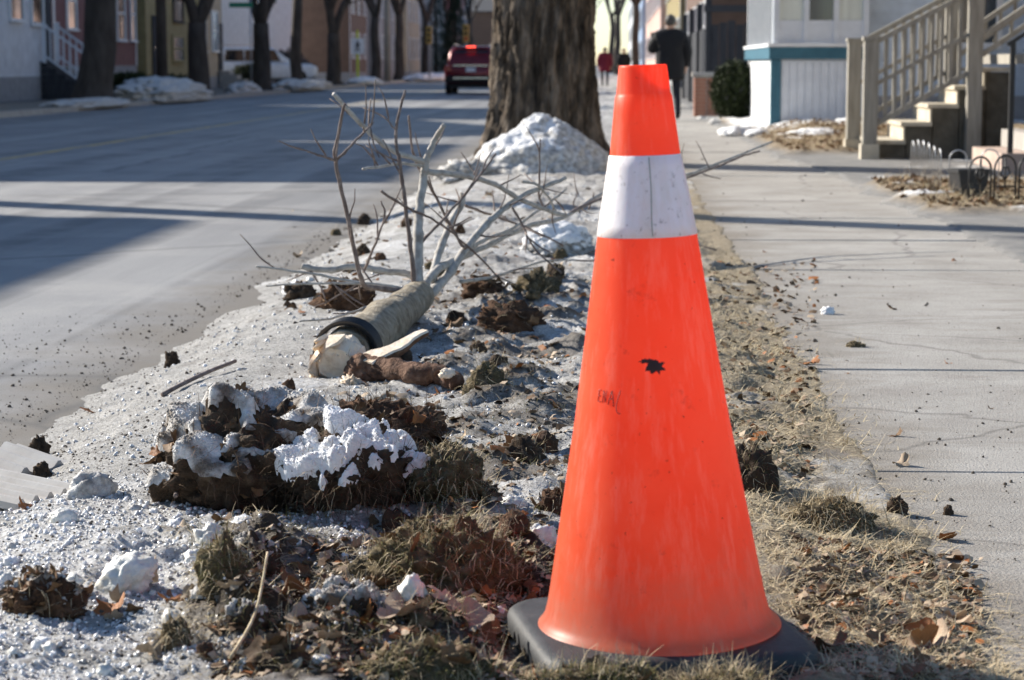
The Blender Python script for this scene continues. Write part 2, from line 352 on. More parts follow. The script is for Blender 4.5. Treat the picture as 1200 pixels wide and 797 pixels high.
dv = new(nt, 'ShaderNodeMix', data_type='VECTOR'); dv.inputs[0].default_value = .16; nt.links.new(v, dv.inputs[4]); nzc = new(nt, 'ShaderNodeTexNoise'); nzc.inputs['Scale'].default_value = 3; nzc.inputs['Detail'].default_value = 6; nt.links.new(v, nzc.inputs['Vector']); nt.links.new(nzc.outputs[1], dv.inputs[5]); nt.links.new(dv.outputs[1], vo.inputs['Vector'])
a = mixc(nt, ramp(nt, vo.outputs[0], [(.0, (.55, .55, .55)), (.008, (0, 0, 0))]), a, (.10, .09, .08))
nt.links.new(a, bs.inputs['Base Color']); bs.inputs['Roughness'].default_value = .85; bump(nt, bs, noise(nt, v, 160, 5), .7, .008)
# verge: melting snow and ice over soil and dead grass; the three cover amounts are stored with the terrain
def cover(name):
    m, nt, bs = nodes(name); v = coords(nt, 'pos', (1, 1, 1))
    def at(n): return new(nt, 'ShaderNodeAttribute', attribute_name=n).outputs['Fac']
    ice = ramp(nt, noise(nt, v, 9, 9, .7), [(.3, (.24, .225, .205)), (.5, (.42, .405, .38)), (.7, (.60, .585, .56))])
    ice = mixc(nt, ramp(nt, noise(nt, v, 130, 5, .7), [(.36, (1, 1, 1)), (.50, (0, 0, 0))]), ice, (.10, .085, .07))
    ice = mixc(nt, ramp(nt, noise(nt, v, 200, 3, .7), [(.55, (0, 0, 0)), (.66, (.9, .9, .9))]), ice, (.80, .80, .81))
    snow = ramp(nt, noise(nt, v, 60, 8, .7), [(.34, (.24, .225, .205)), (.46, (.60, .59, .58)), (.60, (.86, .86, .86))])
    snow = mixc(nt, ramp(nt, noise(nt, v, 95, 5, .7), [(.34, (.9, .9, .9)), (.44, (0, 0, 0))]), snow, (.12, .095, .075))
    soil = ramp(nt, noise(nt, v, 34, 9, .7), [(.28, (.022, .015, .010)), (.5, (.065, .045, .03)), (.72, (.15, .11, .075))])
    soil = mixc(nt, ramp(nt, noise(nt, v, 75, 5, .7), [(.62, (0, 0, 0)), (.7, (.7, .7, .7))]), soil, (.28, .22, .16))
    stw = ramp(nt, noise(nt, v, 70, 9, .75), [(.3, (.11, .08, .045)), (.5, (.31, .245, .155)), (.7, (.52, .44, .31))])
    c = mixc(nt, at('snow'), ice, snow); c = mixc(nt, at('dirt'), c, soil); c = mixc(nt, at('straw'), c, stw)
    nt.links.new(c, bs.inputs['Base Color']); bs.inputs['Roughness'].default_value = .6; bs.inputs['Specular IOR Level'].default_value = .35
    bump(nt, bs, noise(nt, v, 110, 7, .75), 1.0, .014)
cover('verge')
m, nt, bs = nodes('yard_ground'); v = coords(nt, 'pos', (1, 1, 1))
def at(n): return new(nt, 'ShaderNodeAttribute', attribute_name=n).outputs['Fac']
a = ramp(nt, noise(nt, v, 4, 8, .7), [(.3, (.17, .17, .17)), (.7, (.29, .28, .265))])
stw = ramp(nt, noise(nt, v, 22, 9, .75), [(.3, (.09, .06, .03)), (.5, (.26, .19, .11)), (.7, (.44, .36, .23))])
a = mixc(nt, at('straw'), a, stw); a = mixc(nt, at('snow'), a, (.80, .81, .82))
nt.links.new(a, bs.inputs['Base Color']); bs.inputs['Roughness'].default_value = .85; bump(nt, bs, noise(nt, v, 60, 6, .7), .8, .02)

# ------------------------------------------------------------------ ground, road, pavement
def sheet(name, x0, x1, y0, y1, z, mat, **k):
    return link(name, mesh_np(name, [(x0, y0, z), (x1, y0, z), (x1, y1, z), (x0, y1, z)], [[0, 1, 2, 3]], mat), **k)
sheet('ground', -700, 700, -200, 2200, -.20, 'asphalt_far', kind='structure')
road = sheet('road', -12.2, -1.2, -60, 700, -.12, 'road', kind='structure')
ln = MB(); ln.box(-6.98, -6.86, -60, 700, -.1195, -.116)
ln.build('road_centre_line', 'line_yellow', road)
# sidewalk with separate slabs
sw = sheet('sidewalk', .55, 2.05, -60, 700, -.03, 'pavement', kind='structure')
SL = MB(); SL.box(-.74, .74, -.8455, .8455, -.1, 0); slab_me = SL.mesh('sidewalk_slab', 'pavement', bev=.006)
for k in range(-4, 34):
    y = 5.08 + 1.7 * k + .85
    link('sidewalk_slab', slab_me, sw, (1.32, y, .0 + random.uniform(-.003, .003)), (random.uniform(-.002, .002), random.uniform(-.002, .002), random.uniform(-.001, .001)))
link('sidewalk_far', mesh_np('sidewalk_far', [(.58, 61.2, 0), (2.06, 61.2, 0), (2.06, 700, 0), (.58, 700, 0)], [[0, 1, 2, 3]], 'pavement'), sw)
# far side pavement and kerb
kb = MB(); kb.box(-12.4, -12.2, -60, 700, -.15, .0); kb.build('kerb', 'concrete_old', None, kind='structure')
sheet('far_sidewalk', -15.2, -12.4, -60, 700, -.012, 'pavement', kind='structure')
sheet('far_yard', -60, -15.2, -60, 700, -.016, 'asphalt_far', kind='structure')

# ------------------------------------------------------------------ verge terrain
def turf(P, x, y):
    zone = sst(-.80, -.55, x) * (1 - sst(.0, .18, x)) * (1 - sst(4.1, 4.6, y)) + .55 * sst(-.70, -.45, x) * (1 - sst(.05, .2, x)) * sst(4.5, 4.9, y) * (1 - sst(8.5, 10, y)) + .45 * sst(-1.1, -.8, x) * (1 - sst(-.62, -.5, x)) * (1 - sst(4.0, 4.5, y))
    w = np.stack([fbm(P * 3 + 5, 2, 71), fbm(P * 3 + 9, 2, 72), 0 * x], -1) * .12
    b = 1 - np.abs(fbm((P + w) * np.array([3.6, 4.6, 1]), 4, 73, .55)) * 2.4
    zone = zone * sst(3.15, 3.45, y)
    return zone * (np.clip(b - .25, 0, 1) * sst(-.15, .2, fbm(P * 2.6, 2, 75)) + .35 * np.clip(fbm((P + w) * 9, 3, 76), 0, 1))
def vmask(x, y):
    P = np.stack([x, y, np.zeros_like(x)], -1)
    n1 = fbm(P * 2.2, 4, 3); n2 = fbm(P * 6.5, 4, 11); n3 = fbm(P * 1.1, 3, 23); n4 = fbm(P * 16, 3, 31)
    # dead grass along the pavement
    edge = .12 + .10 * np.sin(y * .8) + .22 * sst(8, 14, y)
    straw = sst(-.05, .22, x - edge + .30 * n1 + .12 * n2)
    straw = straw * (1 - .75 * sst(.22, .42, n3 + .5 * n2) * sst(4.3, 4.7, y))
    # soil and litter: front middle heap and patches between the ice
    front = sst(-.78, -.50, x + .22 * n1) * (1 - sst(3.9, 4.5, y + .5 * n1))
    mid = sst(-.85, -.55, x) * sst(.02, .26, n1 * .8 + n2 * .6 + .02) * (1 - sst(9, 11, y) * .3)
    edged = (1 - sst(.03, .12, np.abs(x + 1.38 + .2 * n1))) * sst(.05, .3, n2) * sst(6.5, 8, y) * .8
    dirt = np.clip(np.maximum.reduce([front * sst(-.35, .05, n2 + .4 * n1), mid, edged, .8 * sst(.45, .6, n4 + .3 * n2)]), 0, 1)
    tf = turf(P, x, y); dirt = np.maximum(dirt * np.where(y > 4.5, .75, 1), sst(.14, .40, tf + .12 * n2))
    # white snow: bottom left and patches farther up
    sn = (1 - sst(4.3, 5.0, y + .5 * n1)) * (1 - sst(-.45, -.1, x)) * sst(-.15, .35, n2 + .25)
    sn = np.maximum(sn, sst(7.5, 9.5, y) * sst(.05, .35, n1 + .4 * n2) * .8)
    sn = np.maximum(sn, sst(.0, .35, -n1 + .6 * n2) * .75 * sst(-1.1, -.9, x))
    return np.clip(straw, 0, 1), dirt, np.clip(sn, 0, 1)
def vheight(x, y, fine=True):
    x = np.asarray(x, float); y = np.asarray(y, float)
    P = np.stack([x, y, np.zeros_like(x)], -1)
    ragged = .14 * fbm(P * 1.3, 4, 5) + .05 * fbm(P * 5, 3, 8)
    z = -.135 + .165 * sst(-1.80, -1.05, x + ragged)
    z = z - .024 * sst(.25, .55, x + .4 * ragged) - .04 * sst(.0, .10, x - .60 - .6 * ragged)
    rough = sst(-1.15, -.6, x) * (1 - sst(.42, .6, x)) * .85 + .15
    rough = rough * sst(-1.75, -1.4, x)
    z = z + rough * (.034 * fbm(P * 2.1, 3, 41) + .038 * fbm(P * 6, 4, 43) * sst(-1.3, -.7, x))
    z = z + .085 * turf(P, x, y)
    if fine:
        z = z + (.35 + .65 * rough) * sst(-1.78, -1.55, x + ragged) * (1 - .7 * sst(.5, .6, x)) * (.010 * fbm(P * 22, 3, 47, .65) + .005 * np.abs(vnoise(P * 60, 51)) + .003 * vnoise(P * 110, 52))
    w = 1 - sst(.25, .36, np.hypot(x - CONE[0], y - CONE[1])); z = z * (1 - w) + .0 * w
    return z
CONE = gnd(771, 736, .04)
def gz(x, y):
    z = float(vheight(np.array([x]), np.array([y]))[0])
    return max(z, 0.0) if x > .6 else max(z, -.12)
xs = np.concatenate([np.arange(-2.3, -1.9, .03), np.arange(-1.9, .80, .0085)])
ys = [-40, -20, -8, -3, -1, .5, 1.4, 2.0, 2.4]; y = 2.6
while y < 30: ys.append(y); y += .0026 * y
ys = np.array(ys + list(np.linspace(30.2, 60, 90)) + list(np.linspace(61, 250, 70)) + [300, 400, 700])
X, Y = np.meshgrid(xs, ys); Zz = vheight(X, Y)
st, di, sn = vmask(X, Y); nx, ny = len(xs), len(ys)
idx = np.arange(nx * ny).reshape(ny, nx)
Fq = np.stack([idx[:-1, :-1], idx[:-1, 1:], idx[1:, 1:], idx[1:, :-1]], -1).reshape(-1, 4)
link('verge', mesh_np('verge', np.stack([X, Y, Zz], -1).reshape(-1, 3), Fq, 'verge', True,
     dict(straw=st.ravel(), dirt=di.ravel(), snow=sn.ravel())), kind='structure')

# right-hand front gardens and paths
def yheight(x, y):
    P = np.stack([x, y, np.zeros_like(x)], -1); n = fbm(P * 1.5, 4, 61); n2 = fbm(P * 6, 3, 63)
    bed = np.maximum(sst(13.6, 14.3, y + n) * (1 - sst(17.0, 17.5, y + .4 * n)), sst(22.6, 23.6, y + n))
    e = 2.12 - .1 * sst(13.2, 14.2, y) - .28 * sst(20, 24, y)
    bed = bed * sst(e - .12, e + .12, x + .25 * n)
    bed = bed * (1 - sst(37.8, 38.4, y))
    z = .012 + bed * (.05 + .05 * n + .02 * n2 + .10 * sst(26, 30, y) * sst(2.0, 2.6, x))
    z = np.where(x < e - .14 + .25 * -n, -.02, z)
    sn = sst(29.3, 30.2, y + n) * (1 - sst(37.5, 38, y)) * sst(-.1, .2, n2 + .2) * sst(1.7, 1.9, x) + sst(.33, .45, n + .3 * n2) * .9 * bed + sst(.28, .4, n) * sst(17.6, 18, y) * (1 - sst(22, 22.5, y)) * sst(2, 2.3, x)
    return z, bed, np.clip(sn, 0, 1)
xs = np.concatenate([np.arange(1.5, 6, .04), [7, 9, 14, 60]]); ys = np.concatenate([[-60, -10, 0, 5, 8], np.arange(10, 39, .05), [41, 45, 60, 100, 300, 700]])
X, Y = np.meshgrid(xs, ys); Zz, st, sn = yheight(X, Y); nx, ny = len(xs), len(ys); idx = np.arange(nx * ny).reshape(ny, nx)
Fq = np.stack([idx[:-1, :-1], idx[:-1, 1:], idx[1:, 1:], idx[1:, :-1]], -1).reshape(-1, 4)
link('front_yard', mesh_np('front_yard', np.stack([X, Y, Zz], -1).reshape(-1, 3), Fq, 'yard_ground', True, dict(straw=st.ravel(), snow=sn.ravel())), kind='structure')
def gy(x, y): return float(yheight(np.array([float(x)]), np.array([float(y)]))[0][0])

# ------------------------------------------------------------------ scattering helpers (numpy)
def rotmats(n, tilt, rng):
    a = rng.uniform(0, 2*np.pi, n); t = tilt * np.sqrt(rng.uniform(0, 1, n)); d = rng.uniform(0, 2*np.pi, n)
    ca, sa = np.cos(a), np.sin(a); Zr = np.zeros((n, 3, 3)); Zr[:, 0, 0] = ca; Zr[:, 0, 1] = -sa; Zr[:, 1, 0] = sa; Zr[:, 1, 1] = ca; Zr[:, 2, 2] = 1
    k = np.stack([np.cos(d), np.sin(d), 0*d], -1); K = np.zeros((n, 3, 3))
    K[:, 0, 1] = -k[:, 2]; K[:, 0, 2] = k[:, 1]; K[:, 1, 0] = k[:, 2]; K[:, 1, 2] = -k[:, 0]; K[:, 2, 0] = -k[:, 1]; K[:, 2, 1] = k[:, 0]
    I = np.eye(3)[None]; Rk = I + np.sin(t)[:, None, None] * K + (1 - np.cos(t))[:, None, None] * (K @ K)
    return Rk @ Zr
def scatter(temps, P, sc, tilt, rng, stretch=None):
    V = []; F = []; k = 0; which = rng.integers(0, len(temps), len(P))
    for i, (tv, tf) in enumerate(temps):
        sel = which == i; n = sel.sum()
        if not n: continue
        Rm = rotmats(n, tilt, rng); s = sc[sel][:, None, None]
        tvv = np.repeat(tv[None], n, 0) * s
        if stretch is not None: tvv = tvv * rng.uniform(stretch[0], stretch[1], (n, 1, 3))
        v = np.einsum('nij,nkj->nki', Rm, tvv) + P[sel][:, None, :]
        V.append(v.reshape(-1, 3)); f = tf[None] + (np.arange(n) * len(tv))[:, None, None] + k
        F.append(f.reshape(-1, tf.shape[1])); k += n * len(tv)
    return np.concatenate(V), np.concatenate(F)
def ribbons(P, head, L, W, lift, curl, rng, seg=3):
    """thin tapered blades: start P, compass heading, length, width, rise angle, bend"""
    n = len(P); V = np.zeros((n, seg + 1, 2, 3)); p = P.copy(); h = head.copy(); e = lift.copy()
    for i in range(seg + 1):
        w = W * (1 - .75 * i / seg); sx = np.stack([-np.sin(h), np.cos(h), rng.uniform(-.4, .4, n)], -1) * w[:, None] / 2
        V[:, i, 0] = p - sx; V[:, i, 1] = p + sx
        st = L / seg; p = p + np.stack([np.cos(h)*np.cos(e), np.sin(h)*np.cos(e), np.sin(e)], -1) * st[:, None]
        e = e - curl; h = h + rng.normal(0, .25, n)
    b = np.arange(n)[:, None] * (seg+1) * 2 + np.arange(seg)[None] * 2
    F = np.stack([b, b+1, b+3, b+2], -1).reshape(-1, 4)
    return V.reshape(-1, 3), F
def leaf_template(seed, kind='maple', crumple=.3):
    rg = np.random.default_rng(seed); n = 22; th = np.linspace(0, 2*np.pi, n, endpoint=False)
    if kind == 'maple': r = .55 + .30 * np.abs(np.cos(2.5 * th)) ** .8 + .12 * np.cos(th) + rg.uniform(-.07, .07, n)
    else: r = (.38 + .12 * np.cos(2 * th)) * (1 + .22 * np.cos(7 * th)) * 1.5 + rg.uniform(-.04, .04, n)
    ring = lambda k: np.stack([r * k * np.cos(th), r * k * np.sin(th) * (1 if kind == 'maple' else .75), 0 * th], -1)
    V = np.concatenate([[[0, 0, 0]], ring(.5), ring(1.0)]); x, y = V[:, 0], V[:, 1]
    a = rg.uniform(0, np.pi); q = x * np.cos(a) + y * np.sin(a); q2 = -x * np.sin(a) + y * np.cos(a)
    V[:, 2] = crumple * (1.3 * q ** 2 + rg.uniform(-.6, .6) * q2 ** 2 + .35 * np.sin(5 * q2 + rg.uniform(0, 6)) * np.abs(q)) + crumple * .35 * fbm(V * 3 + seed * 7.1, 2, seed)
    V[:, 2] -= V[:, 2].min(); k = np.arange(n); k2 = (k + 1) % n
    F = np.concatenate([np.stack([0*k, 1+k, 1+k2], -1), np.stack([1+k, 1+n+k, 1+n+k2], -1), np.stack([1+k, 1+n+k2, 1+k2], -1)])
    return V, F
def blob_np(size, amp=.3, freq=1.6, seed=1, sub=4, flat=.35, oct=5, ridge=.0):
    V, F = ico(sub); n0 = V.copy(); off = seed * 3.77
    r = 1 + amp * fbm(n0 * freq + off, oct, seed, .55) * (1.6 if oct > 3 else 1.3)
    if ridge: r += ridge * (np.abs(fbm(n0 * freq * 2.3 + off, 4, seed + 5)) - .2)
    V = V * r[:, None]; V[:, 2] = np.where(V[:, 2] < -flat, -flat + (V[:, 2] + flat) * .15, V[:, 2]) + flat
    return V * np.array(size), F, n0
def np_normals(V, F):
    fn = np.cross(V[F[:, 1]] - V[F[:, 0]], V[F[:, 2]] - V[F[:, 0]]); N = np.zeros_like(V)
    for k in range(3): np.add.at(N, F[:, k], fn)
    return N / (np.linalg.norm(N, axis=1, keepdims=True) + 1e-12)

# ------------------------------------------------------------------ traffic cone
def build_cone():
    c = empty('traffic_cone', (CONE[0], CONE[1], .0), label='large orange traffic cone with one white reflective band on black base', cat='traffic cone')
    tilt = (0, R(-1.9), 0)
    prof = [(.201, .046), (.199, .051), (.190, .057), (.182, .070), (.1765, .09), (.168, .135), (.146, .26), (.124, .385), (.1015, .53), (.0795, .678), (.0555, .812), (.0450, .900), (.0440, .9015), (.0425, .906), (.0380, .946), (.0372, .949), (.0345, .9495), (.0335, .944), (.0365, .90)]
    def rad(z):
        for (r0, z0), (r1, z1) in zip(prof[:-3], prof[1:]):
            if z0 <= z <= z1: return r0 + (r1 - r0) * (z - z0) / (z1 - z0 + 1e-9)
        return .04
    p2 = []
    for (r0, z0), (r1, z1) in zip(prof[:-1], prof[1:]):
        k = max(1, int(abs(z1 - z0) / .02))
        p2 += [(r0 + (r1 - r0) * i / k, z0 + (z1 - z0) * i / k) for i in range(k)]
    p2.append(prof[-1])
    b = MB().lathe(p2, 96).build('cone_body', 'cone_pvc', c, True, world=False); b.rotation_euler = tilt
    cz = np.linspace(.682, .808, 8)
    col = MB().lathe([(rad(.681) - .0004, .681)] + [(rad(z) + .0012, z) for z in cz] + [(rad(.809) - .0004, .809)], 96).build('reflective_band', 'collar_white', c, True, world=False); col.rotation_euler = tilt
    def S(th, z, o=.0016): return ((rad(z) + o) * math.sin(th), -(rad(z) + o) * math.cos(th), z)
    seam = MB().tube([S(.10 + .01 * math.sin(z * 60), z, .0010) for z in np.linspace(.684, .806, 10)], .0011, 5)
    o = seam.build('band_seam', 'mortar', col, True, world=False)
    # tar smudge and felt-pen writing on the plastic
    def patch(th0, z0, w, h, seed, name):
        rg = np.random.default_rng(seed); n = 26; V = [S(th0, z0)]
        for ring in (.5, 1):
            for k in range(n):
                a = 2 * math.pi * k / n; r = ring * (1 if ring < 1 else rg.uniform(.55, 1.15)); z = z0 + h * r * math.sin(a)
                V.append(S(th0 + w * r * math.cos(a) / rad(z), z, .0012 if ring < 1 else .0006))
        F = [(0, 1 + k, 1 + (k+1) % n) for k in range(n)] + [(1+k, 1+n+k, 1+n+(k+1) % n, 1+(k+1) % n) for k in range(n)]
        q = MB().add(V, F).build(name, 'ink', b, True, world=False); return q
    patch(.06, .484, .016, .012, 3, 'tar_smudge'); patch(-.04, .493, .014, .004, 4, 'tar_smudge')
    def stroke(pts, r=.0009): return MB().tube([S(t, z, .0004) for t, z in pts], r, 5).build('pen_stroke', 'ink_faded', b, True, world=False)
    stroke([(-.62, .425), (-.585, .442), (-.57, .446)]); stroke([(-.57, .446), (-.55, .436), (-.53, .422)]); stroke([(-.60, .433), (-.545, .434)])
    stroke([(-.44, .448), (-.47, .436), (-.495, .424), (-.49, .416), (-.46, .412), (-.43, .412)])
    stroke([(-.80, .446), (-.80, .428)], .0006); stroke([(-.80, .446), (-.75, .446)], .0006); stroke([(-.80, .437), (-.76, .437)], .0006); stroke([(-.80, .428), (-.75, .428)], .0006)
    stroke([(-.72, .427), (-.71, .446)], .0006); stroke([(-.71, .446), (-.67, .428)], .0006); stroke([(-.67, .428), (-.66, .446)], .0006)
    # rubber base: rounded square rings
    a = .222; rr = .075; pts = []
    for cx, cy, a0 in ((a-rr, a-rr, 0), (-a+rr, a-rr, 90), (-a+rr, -a+rr, 180), (a-rr, -a+rr, 270)):
        pts += [(cx + rr * math.cos(R(a0 + t)), cy + rr * math.sin(R(a0 + t))) for t in (0, 18, 36, 54, 72, 90)]
    n = len(pts); V = []; rings = [(.97, .002), (1, .008), (1, .030), (.985, .040), (.955, .046), (.90, .048), (.62, .049)]
    for s, z in rings: V += [(x * s, y * s, z) for x, y in pts]
    F = [(i*n+k, i*n+(k+1) % n, (i+1)*n+(k+1) % n, (i+1)*n+k) for i in range(len(rings)-1) for k in range(n)] + [tuple(range((len(rings)-1)*n, len(rings)*n)), tuple(range(n-1, -1, -1))]
    bs = MB().add(V, F).build('rubber_base', 'rubber', c, True, world=False); bs.rotation_euler = (0, 0, R(13))
build_cone()

# ------------------------------------------------------------------ felled young tree
def smooth_path(P, k=4):
    P = [Vector(p) for p in P]; out = []
    for i in range(len(P) - 1):
        p0, p1, p2, p3 = P[max(i-1, 0)], P[i], P[i+1], P[min(i+2, len(P)-1)]
        for j in range(k):
            t = j / k; out.append(.5 * ((2*p1) + (p2-p0)*t + (2*p0-5*p1+4*p2-p3)*t*t + (3*p1-p0-3*p2+p3)*t**3))
    return out + [P[-1]]
def felled():
    b0 = at3(398, 428, 6.4)
    root = empty('felled_tree', (b0.x, b0.y, gz(b0.x, b0.y)), label='uprooted young tree lying on the verge with torn root end and bare branches', cat='tree')
    tp = smooth_path([at3(397, 424, 6.45), at3(422, 402, 6.75), at3(446, 382, 7.1), at3(470, 364, 7.55), at3(490, 347, 7.9)], 10)
    rad = [.080 - .022 * (i / (len(tp)-1)) + .010 * math.exp(-((i - 22) / 3) ** 2) + .007 * math.exp(-((i - 9) / 4) ** 2) for i in range(len(tp))]
    me = MB().tube(tp[3:], rad[3:], 28).mesh('trunk', 'bark_young', True, root.location)
    V = np.array([v.co for v in me.vertices]); d = fbm(V * 16, 4, 9) * .012 + fbm(V * 60, 3, 10) * .004
    N = np.array([v.normal for v in me.vertices]); me.vertices.foreach_set('co', (V + N * d[:, None]).ravel().astype(np.float32))
    link('trunk', me, root)
    def br(pts, r0, r1, m='bark_branch', knobs=True):
        P = smooth_path([at3(*p) for p in pts], 6); n = len(P)
        P = [p + Vector((random.gauss(0, 1), random.gauss(0, 1), random.gauss(0, 1))) * .0012 * min(1, i) for i, p in enumerate(P)]
        rr = [.86 * (r0 + (r1 - r0) * i / (n-1)) * (1 + (.16 if knobs and i % 5 == 3 else 0) + random.uniform(-.05, .05)) for i in range(n)]
        o = MB().tube(P, rr, 9).build('branch', m, root, True)
        for k in range(3 if n > 14 else 2 if n > 8 else 0):
            i = random.randrange(n // 3, n - 1); d = (P[i+1] - P[i]).normalized(); q = P[i]; dd = (d * random.uniform(.4, 1) + Vector((random.gauss(0, .5), random.gauss(0, .4), random.gauss(.25, .5)))).normalized(); T_ = [q]
            for j in range(4): dd = (dd + Vector((random.gauss(0, .12), random.gauss(0, .12), random.gauss(.03, .1)))).normalized(); q = q + dd * random.uniform(.018, .055); T_.append(q)
            MB().tube(T_, [rr[i]*.42, .0038, .003, .0025, .0015], 6).build('twig', 'bark_twig', o, True)
        return o
    D = 7.9
    br([(490,347,7.9),(489,318,7.95),(490,280,8.0),(491,248,8.05),(496,212,8.1),(498,196,8.1),(502,180,8.1),(512,160,8.1),(520,147,8.05)], .026, .010)
    br([(497,190,8.1),(480,184,8.05),(454,173,8.0),(430,152,7.95),(410,131,7.9),(391,110,7.85)], .0125, .009)
    br([(497,201,8.1),(524,203,8.2),(553,208,8.4),(580,216,8.6),(605,231,8.8),(640,246,9.1),(662,252,9.3)], .013, .010)
    br([(494,352,7.9),(502,347,8.0),(525,322,8.2),(546,291,8.4),(574,259,8.6),(605,234,8.8),(635,220,9.1),(662,209,9.3)], .024, .011)
    br([(492,345,7.9),(510,318,8.1),(540,302,8.4),(575,286,8.8),(616,266,9.3),(662,254,9.9),(704,228,10.4),(755,216,10.8),(805,205,11.2),(860,184,11.5),(905,166,11.7)], .019, .006)
    br([(660,254,9.9),(704,233,10.3),(760,220,10.7),(812,206,11.0),(868,184,11.3),(890,177,11.4)], .009, .005, 'bark_twig')
    br([(490,340,7.95),(481,322,8.0),(451,318,8.0),(416,312,8.0),(384,317,7.95),(353,312,7.95)], .016, .013)
    br([(484,347,7.8),(460,340,7.7),(433,337,7.6),(423,327,7.55),(409,263,7.5),(393,189,7.45),(396,161,7.45),(403,122,7.4)], .013, .0055, 'bark_twig')
    br([(394,188,7.45),(378,183,7.4),(361,178,7.4)], .006, .0035, 'bark_twig'); br([(395,187,7.45),(414,168,7.5),(437,145,7.6)], .006, .004, 'bark_twig')
    br([(486,338,7.9),(482,300,7.9),(475,238,7.9),(468,190,7.9),(464,152,7.9),(475,106,7.9)], .011, .005, 'bark_twig')
    br([(548,290,8.4),(539,284,8.3),(511,231,8.2),(486,185,8.15),(479,136,8.1)], .008, .0045, 'bark_twig')
    br([(486,291,8.0),(515,262,8.1),(542,231,8.2),(565,202,8.3),(581,180,8.4)], .007, .004, 'bark_twig')
    br([(447,224,7.7),(480,245,7.9),(511,259,8.1),(552,292,8.4),(591,333,8.6)], .006, .004, 'bark_twig')
    br([(482,350,7.8),(450,336,7.8),(421,331,7.8),(353,319,7.8),(300,312,7.75)], .010, .004)
    br([(484,342,7.8),(440,333,7.7),(380,332,7.65),(311,335,7.6)], .008, .003)
    br([(600,243,8.8),(612,262,8.8),(626,291,8.75),(658,320,8.7)], .006, .004, 'bark_twig')
    br([(546,241,8.5),(575,252,8.8),(620,268,9.2),(660,288,9.4)], .007, .004, 'bark_twig')
    br([(546,294,8.4),(570,280,8.7),(598,269,9.0),(640,240,9.4),(662,222,9.7)], .012, .006)
    br([(640,246,9.1),(632,227,9.1),(633,162,9.1)], .007, .0035, 'bark_twig')
    br([(612,213,8.9),(628,216,9.0),(642,230,9.1),(651,247,9.2)], .007, .005)
    br([(426,319,7.9),(440,285,7.8),(451,252,7.8),(446,236,7.8)], .006, .003, 'bark_twig')
    br([(506,330,8.1),(514,298,8.2),(528,262,8.3),(540,240,8.35),(543,226,8.35)], .017, .014)
    br([(497,195,8.1),(470,192,8.05),(448,195,8.0),(425,198,7.95)], .007, .005)
    br([(463,152,7.9),(458,146,7.9),(455,140,7.9)], .004, .002, 'bark_twig'); br([(426,155,7.95),(434,146,7.95),(438,143,7.95)], .004, .002, 'bark_twig')
    br([(680,250,10.2),(672,238,10.2),(678,225,10.2)], .005, .003, 'bark_twig'); br([(690,246,10.3),(696,225,10.3)], .005, .003, 'bark_twig')
    br([(482,372,7.4),(455,352,7.5),(430,360,7.2),(395,372,7.0),(350,377,6.9)], .007, .003)
    br([(540,330,8.2),(580,324,8.6),(640,306,9.3),(700,306,9.6)], .009, .004)
    # leaves still lodged in the fork and the torn butt
    def chunk(name, c, size, seed, mat, rot=(0, 0, 0), amp=.35, sub=4, ridge=.35):
        V, F, n0 = blob_np(size, amp, 1.5, seed, sub, .8, 5, ridge); V[:, 2] -= .8 * size[2]
        Rm = np.array(Matrix.Rotation(rot[2], 3, 'Z') @ Matrix.Rotation(rot[1], 3, 'Y') @ Matrix.Rotation(rot[0], 3, 'X'))
        V = V @ Rm.T; c = c - root.location
        return link(name, mesh_np(name, V, F, mat, True), root, c)
    hw_ = MB().tube([tp[5], tp[3], tp[2], tp[1], tp[0], tp[0] + (tp[0] - tp[4]) * .5], [.066, .070, .074, .078, .076, .05], 26).mesh('torn_wood', 'wood_raw', False, root.location)
    V = np.array([v.co for v in hw_.vertices]); hw_.vertices.foreach_set('co', (V + np.stack([fbm(V * 20, 4, 61, .6), fbm(V * 20 + 9, 4, 62, .6), fbm(V * 20 + 5, 4, 63, .6)], -1) * .022).ravel().astype(np.float32)); link('torn_wood', hw_, root)
    axd0 = (tp[0] - tp[4]).normalized(); e1 = axd0.cross(Z).normalized(); e2 = e1.cross(axd0).normalized(); rs = random.Random(8)
    for k in range(30):                                  # torn fibres and slivers of pale wood round the broken end
        t = 2 * math.pi * k / 30 + rs.uniform(-.1, .1); rr_ = rs.uniform(.55, 1.12) * .078; c = tp[1] + (e1 * math.cos(t) + e2 * math.sin(t)) * rr_
        Lk = rs.uniform(.06, .16) * (1.15 if math.sin(t) < .2 else .8); w = rs.uniform(.010, .026); tip = c + axd0 * Lk + (e1 * math.cos(t) + e2 * math.sin(t)) * rs.uniform(-.02, .02) - Z * .012
        m1 = c.lerp(tip, .6); o_ = (e1 * -math.sin(t) + e2 * math.cos(t)); n_ = (e1 * math.cos(t) + e2 * math.sin(t))
        V = [c - o_*w - n_*.008, c + o_*w - n_*.008, c + o_*w + n_*.006, c - o_*w + n_*.006, m1 - o_*w*.8 - n_*.006, m1 + o_*w*.7 - n_*.006, m1 + o_*w*.7 + n_*.005, m1 - o_*w*.8 + n_*.005, tip + o_*w*rs.uniform(-.6, .6)]
        MB().add(V, [(0,3,2,1),(0,1,5,4),(1,2,6,5),(2,3,7,6),(3,0,4,7),(4,5,8),(5,6,8),(6,7,8),(7,4,8)]).build('wood_splinter', 'wood_raw' if rs.random() < .85 else 'root_bark', root)
    chunk('torn_wood', at3(412, 452, 6.26), (.034, .05, .026), 6, 'wood_raw', (0, .5, .2), .5, ridge=.9)
    chunk('torn_wood', at3(428, 465, 6.14), (.020, .014, .026), 8, 'wood_raw', (.3, .3, .2), .4)
    chunk('root_crown', at3(428, 436, 6.35), (.060, .055, .052), 9, 'root_bark', (0, 0, .2), .35)
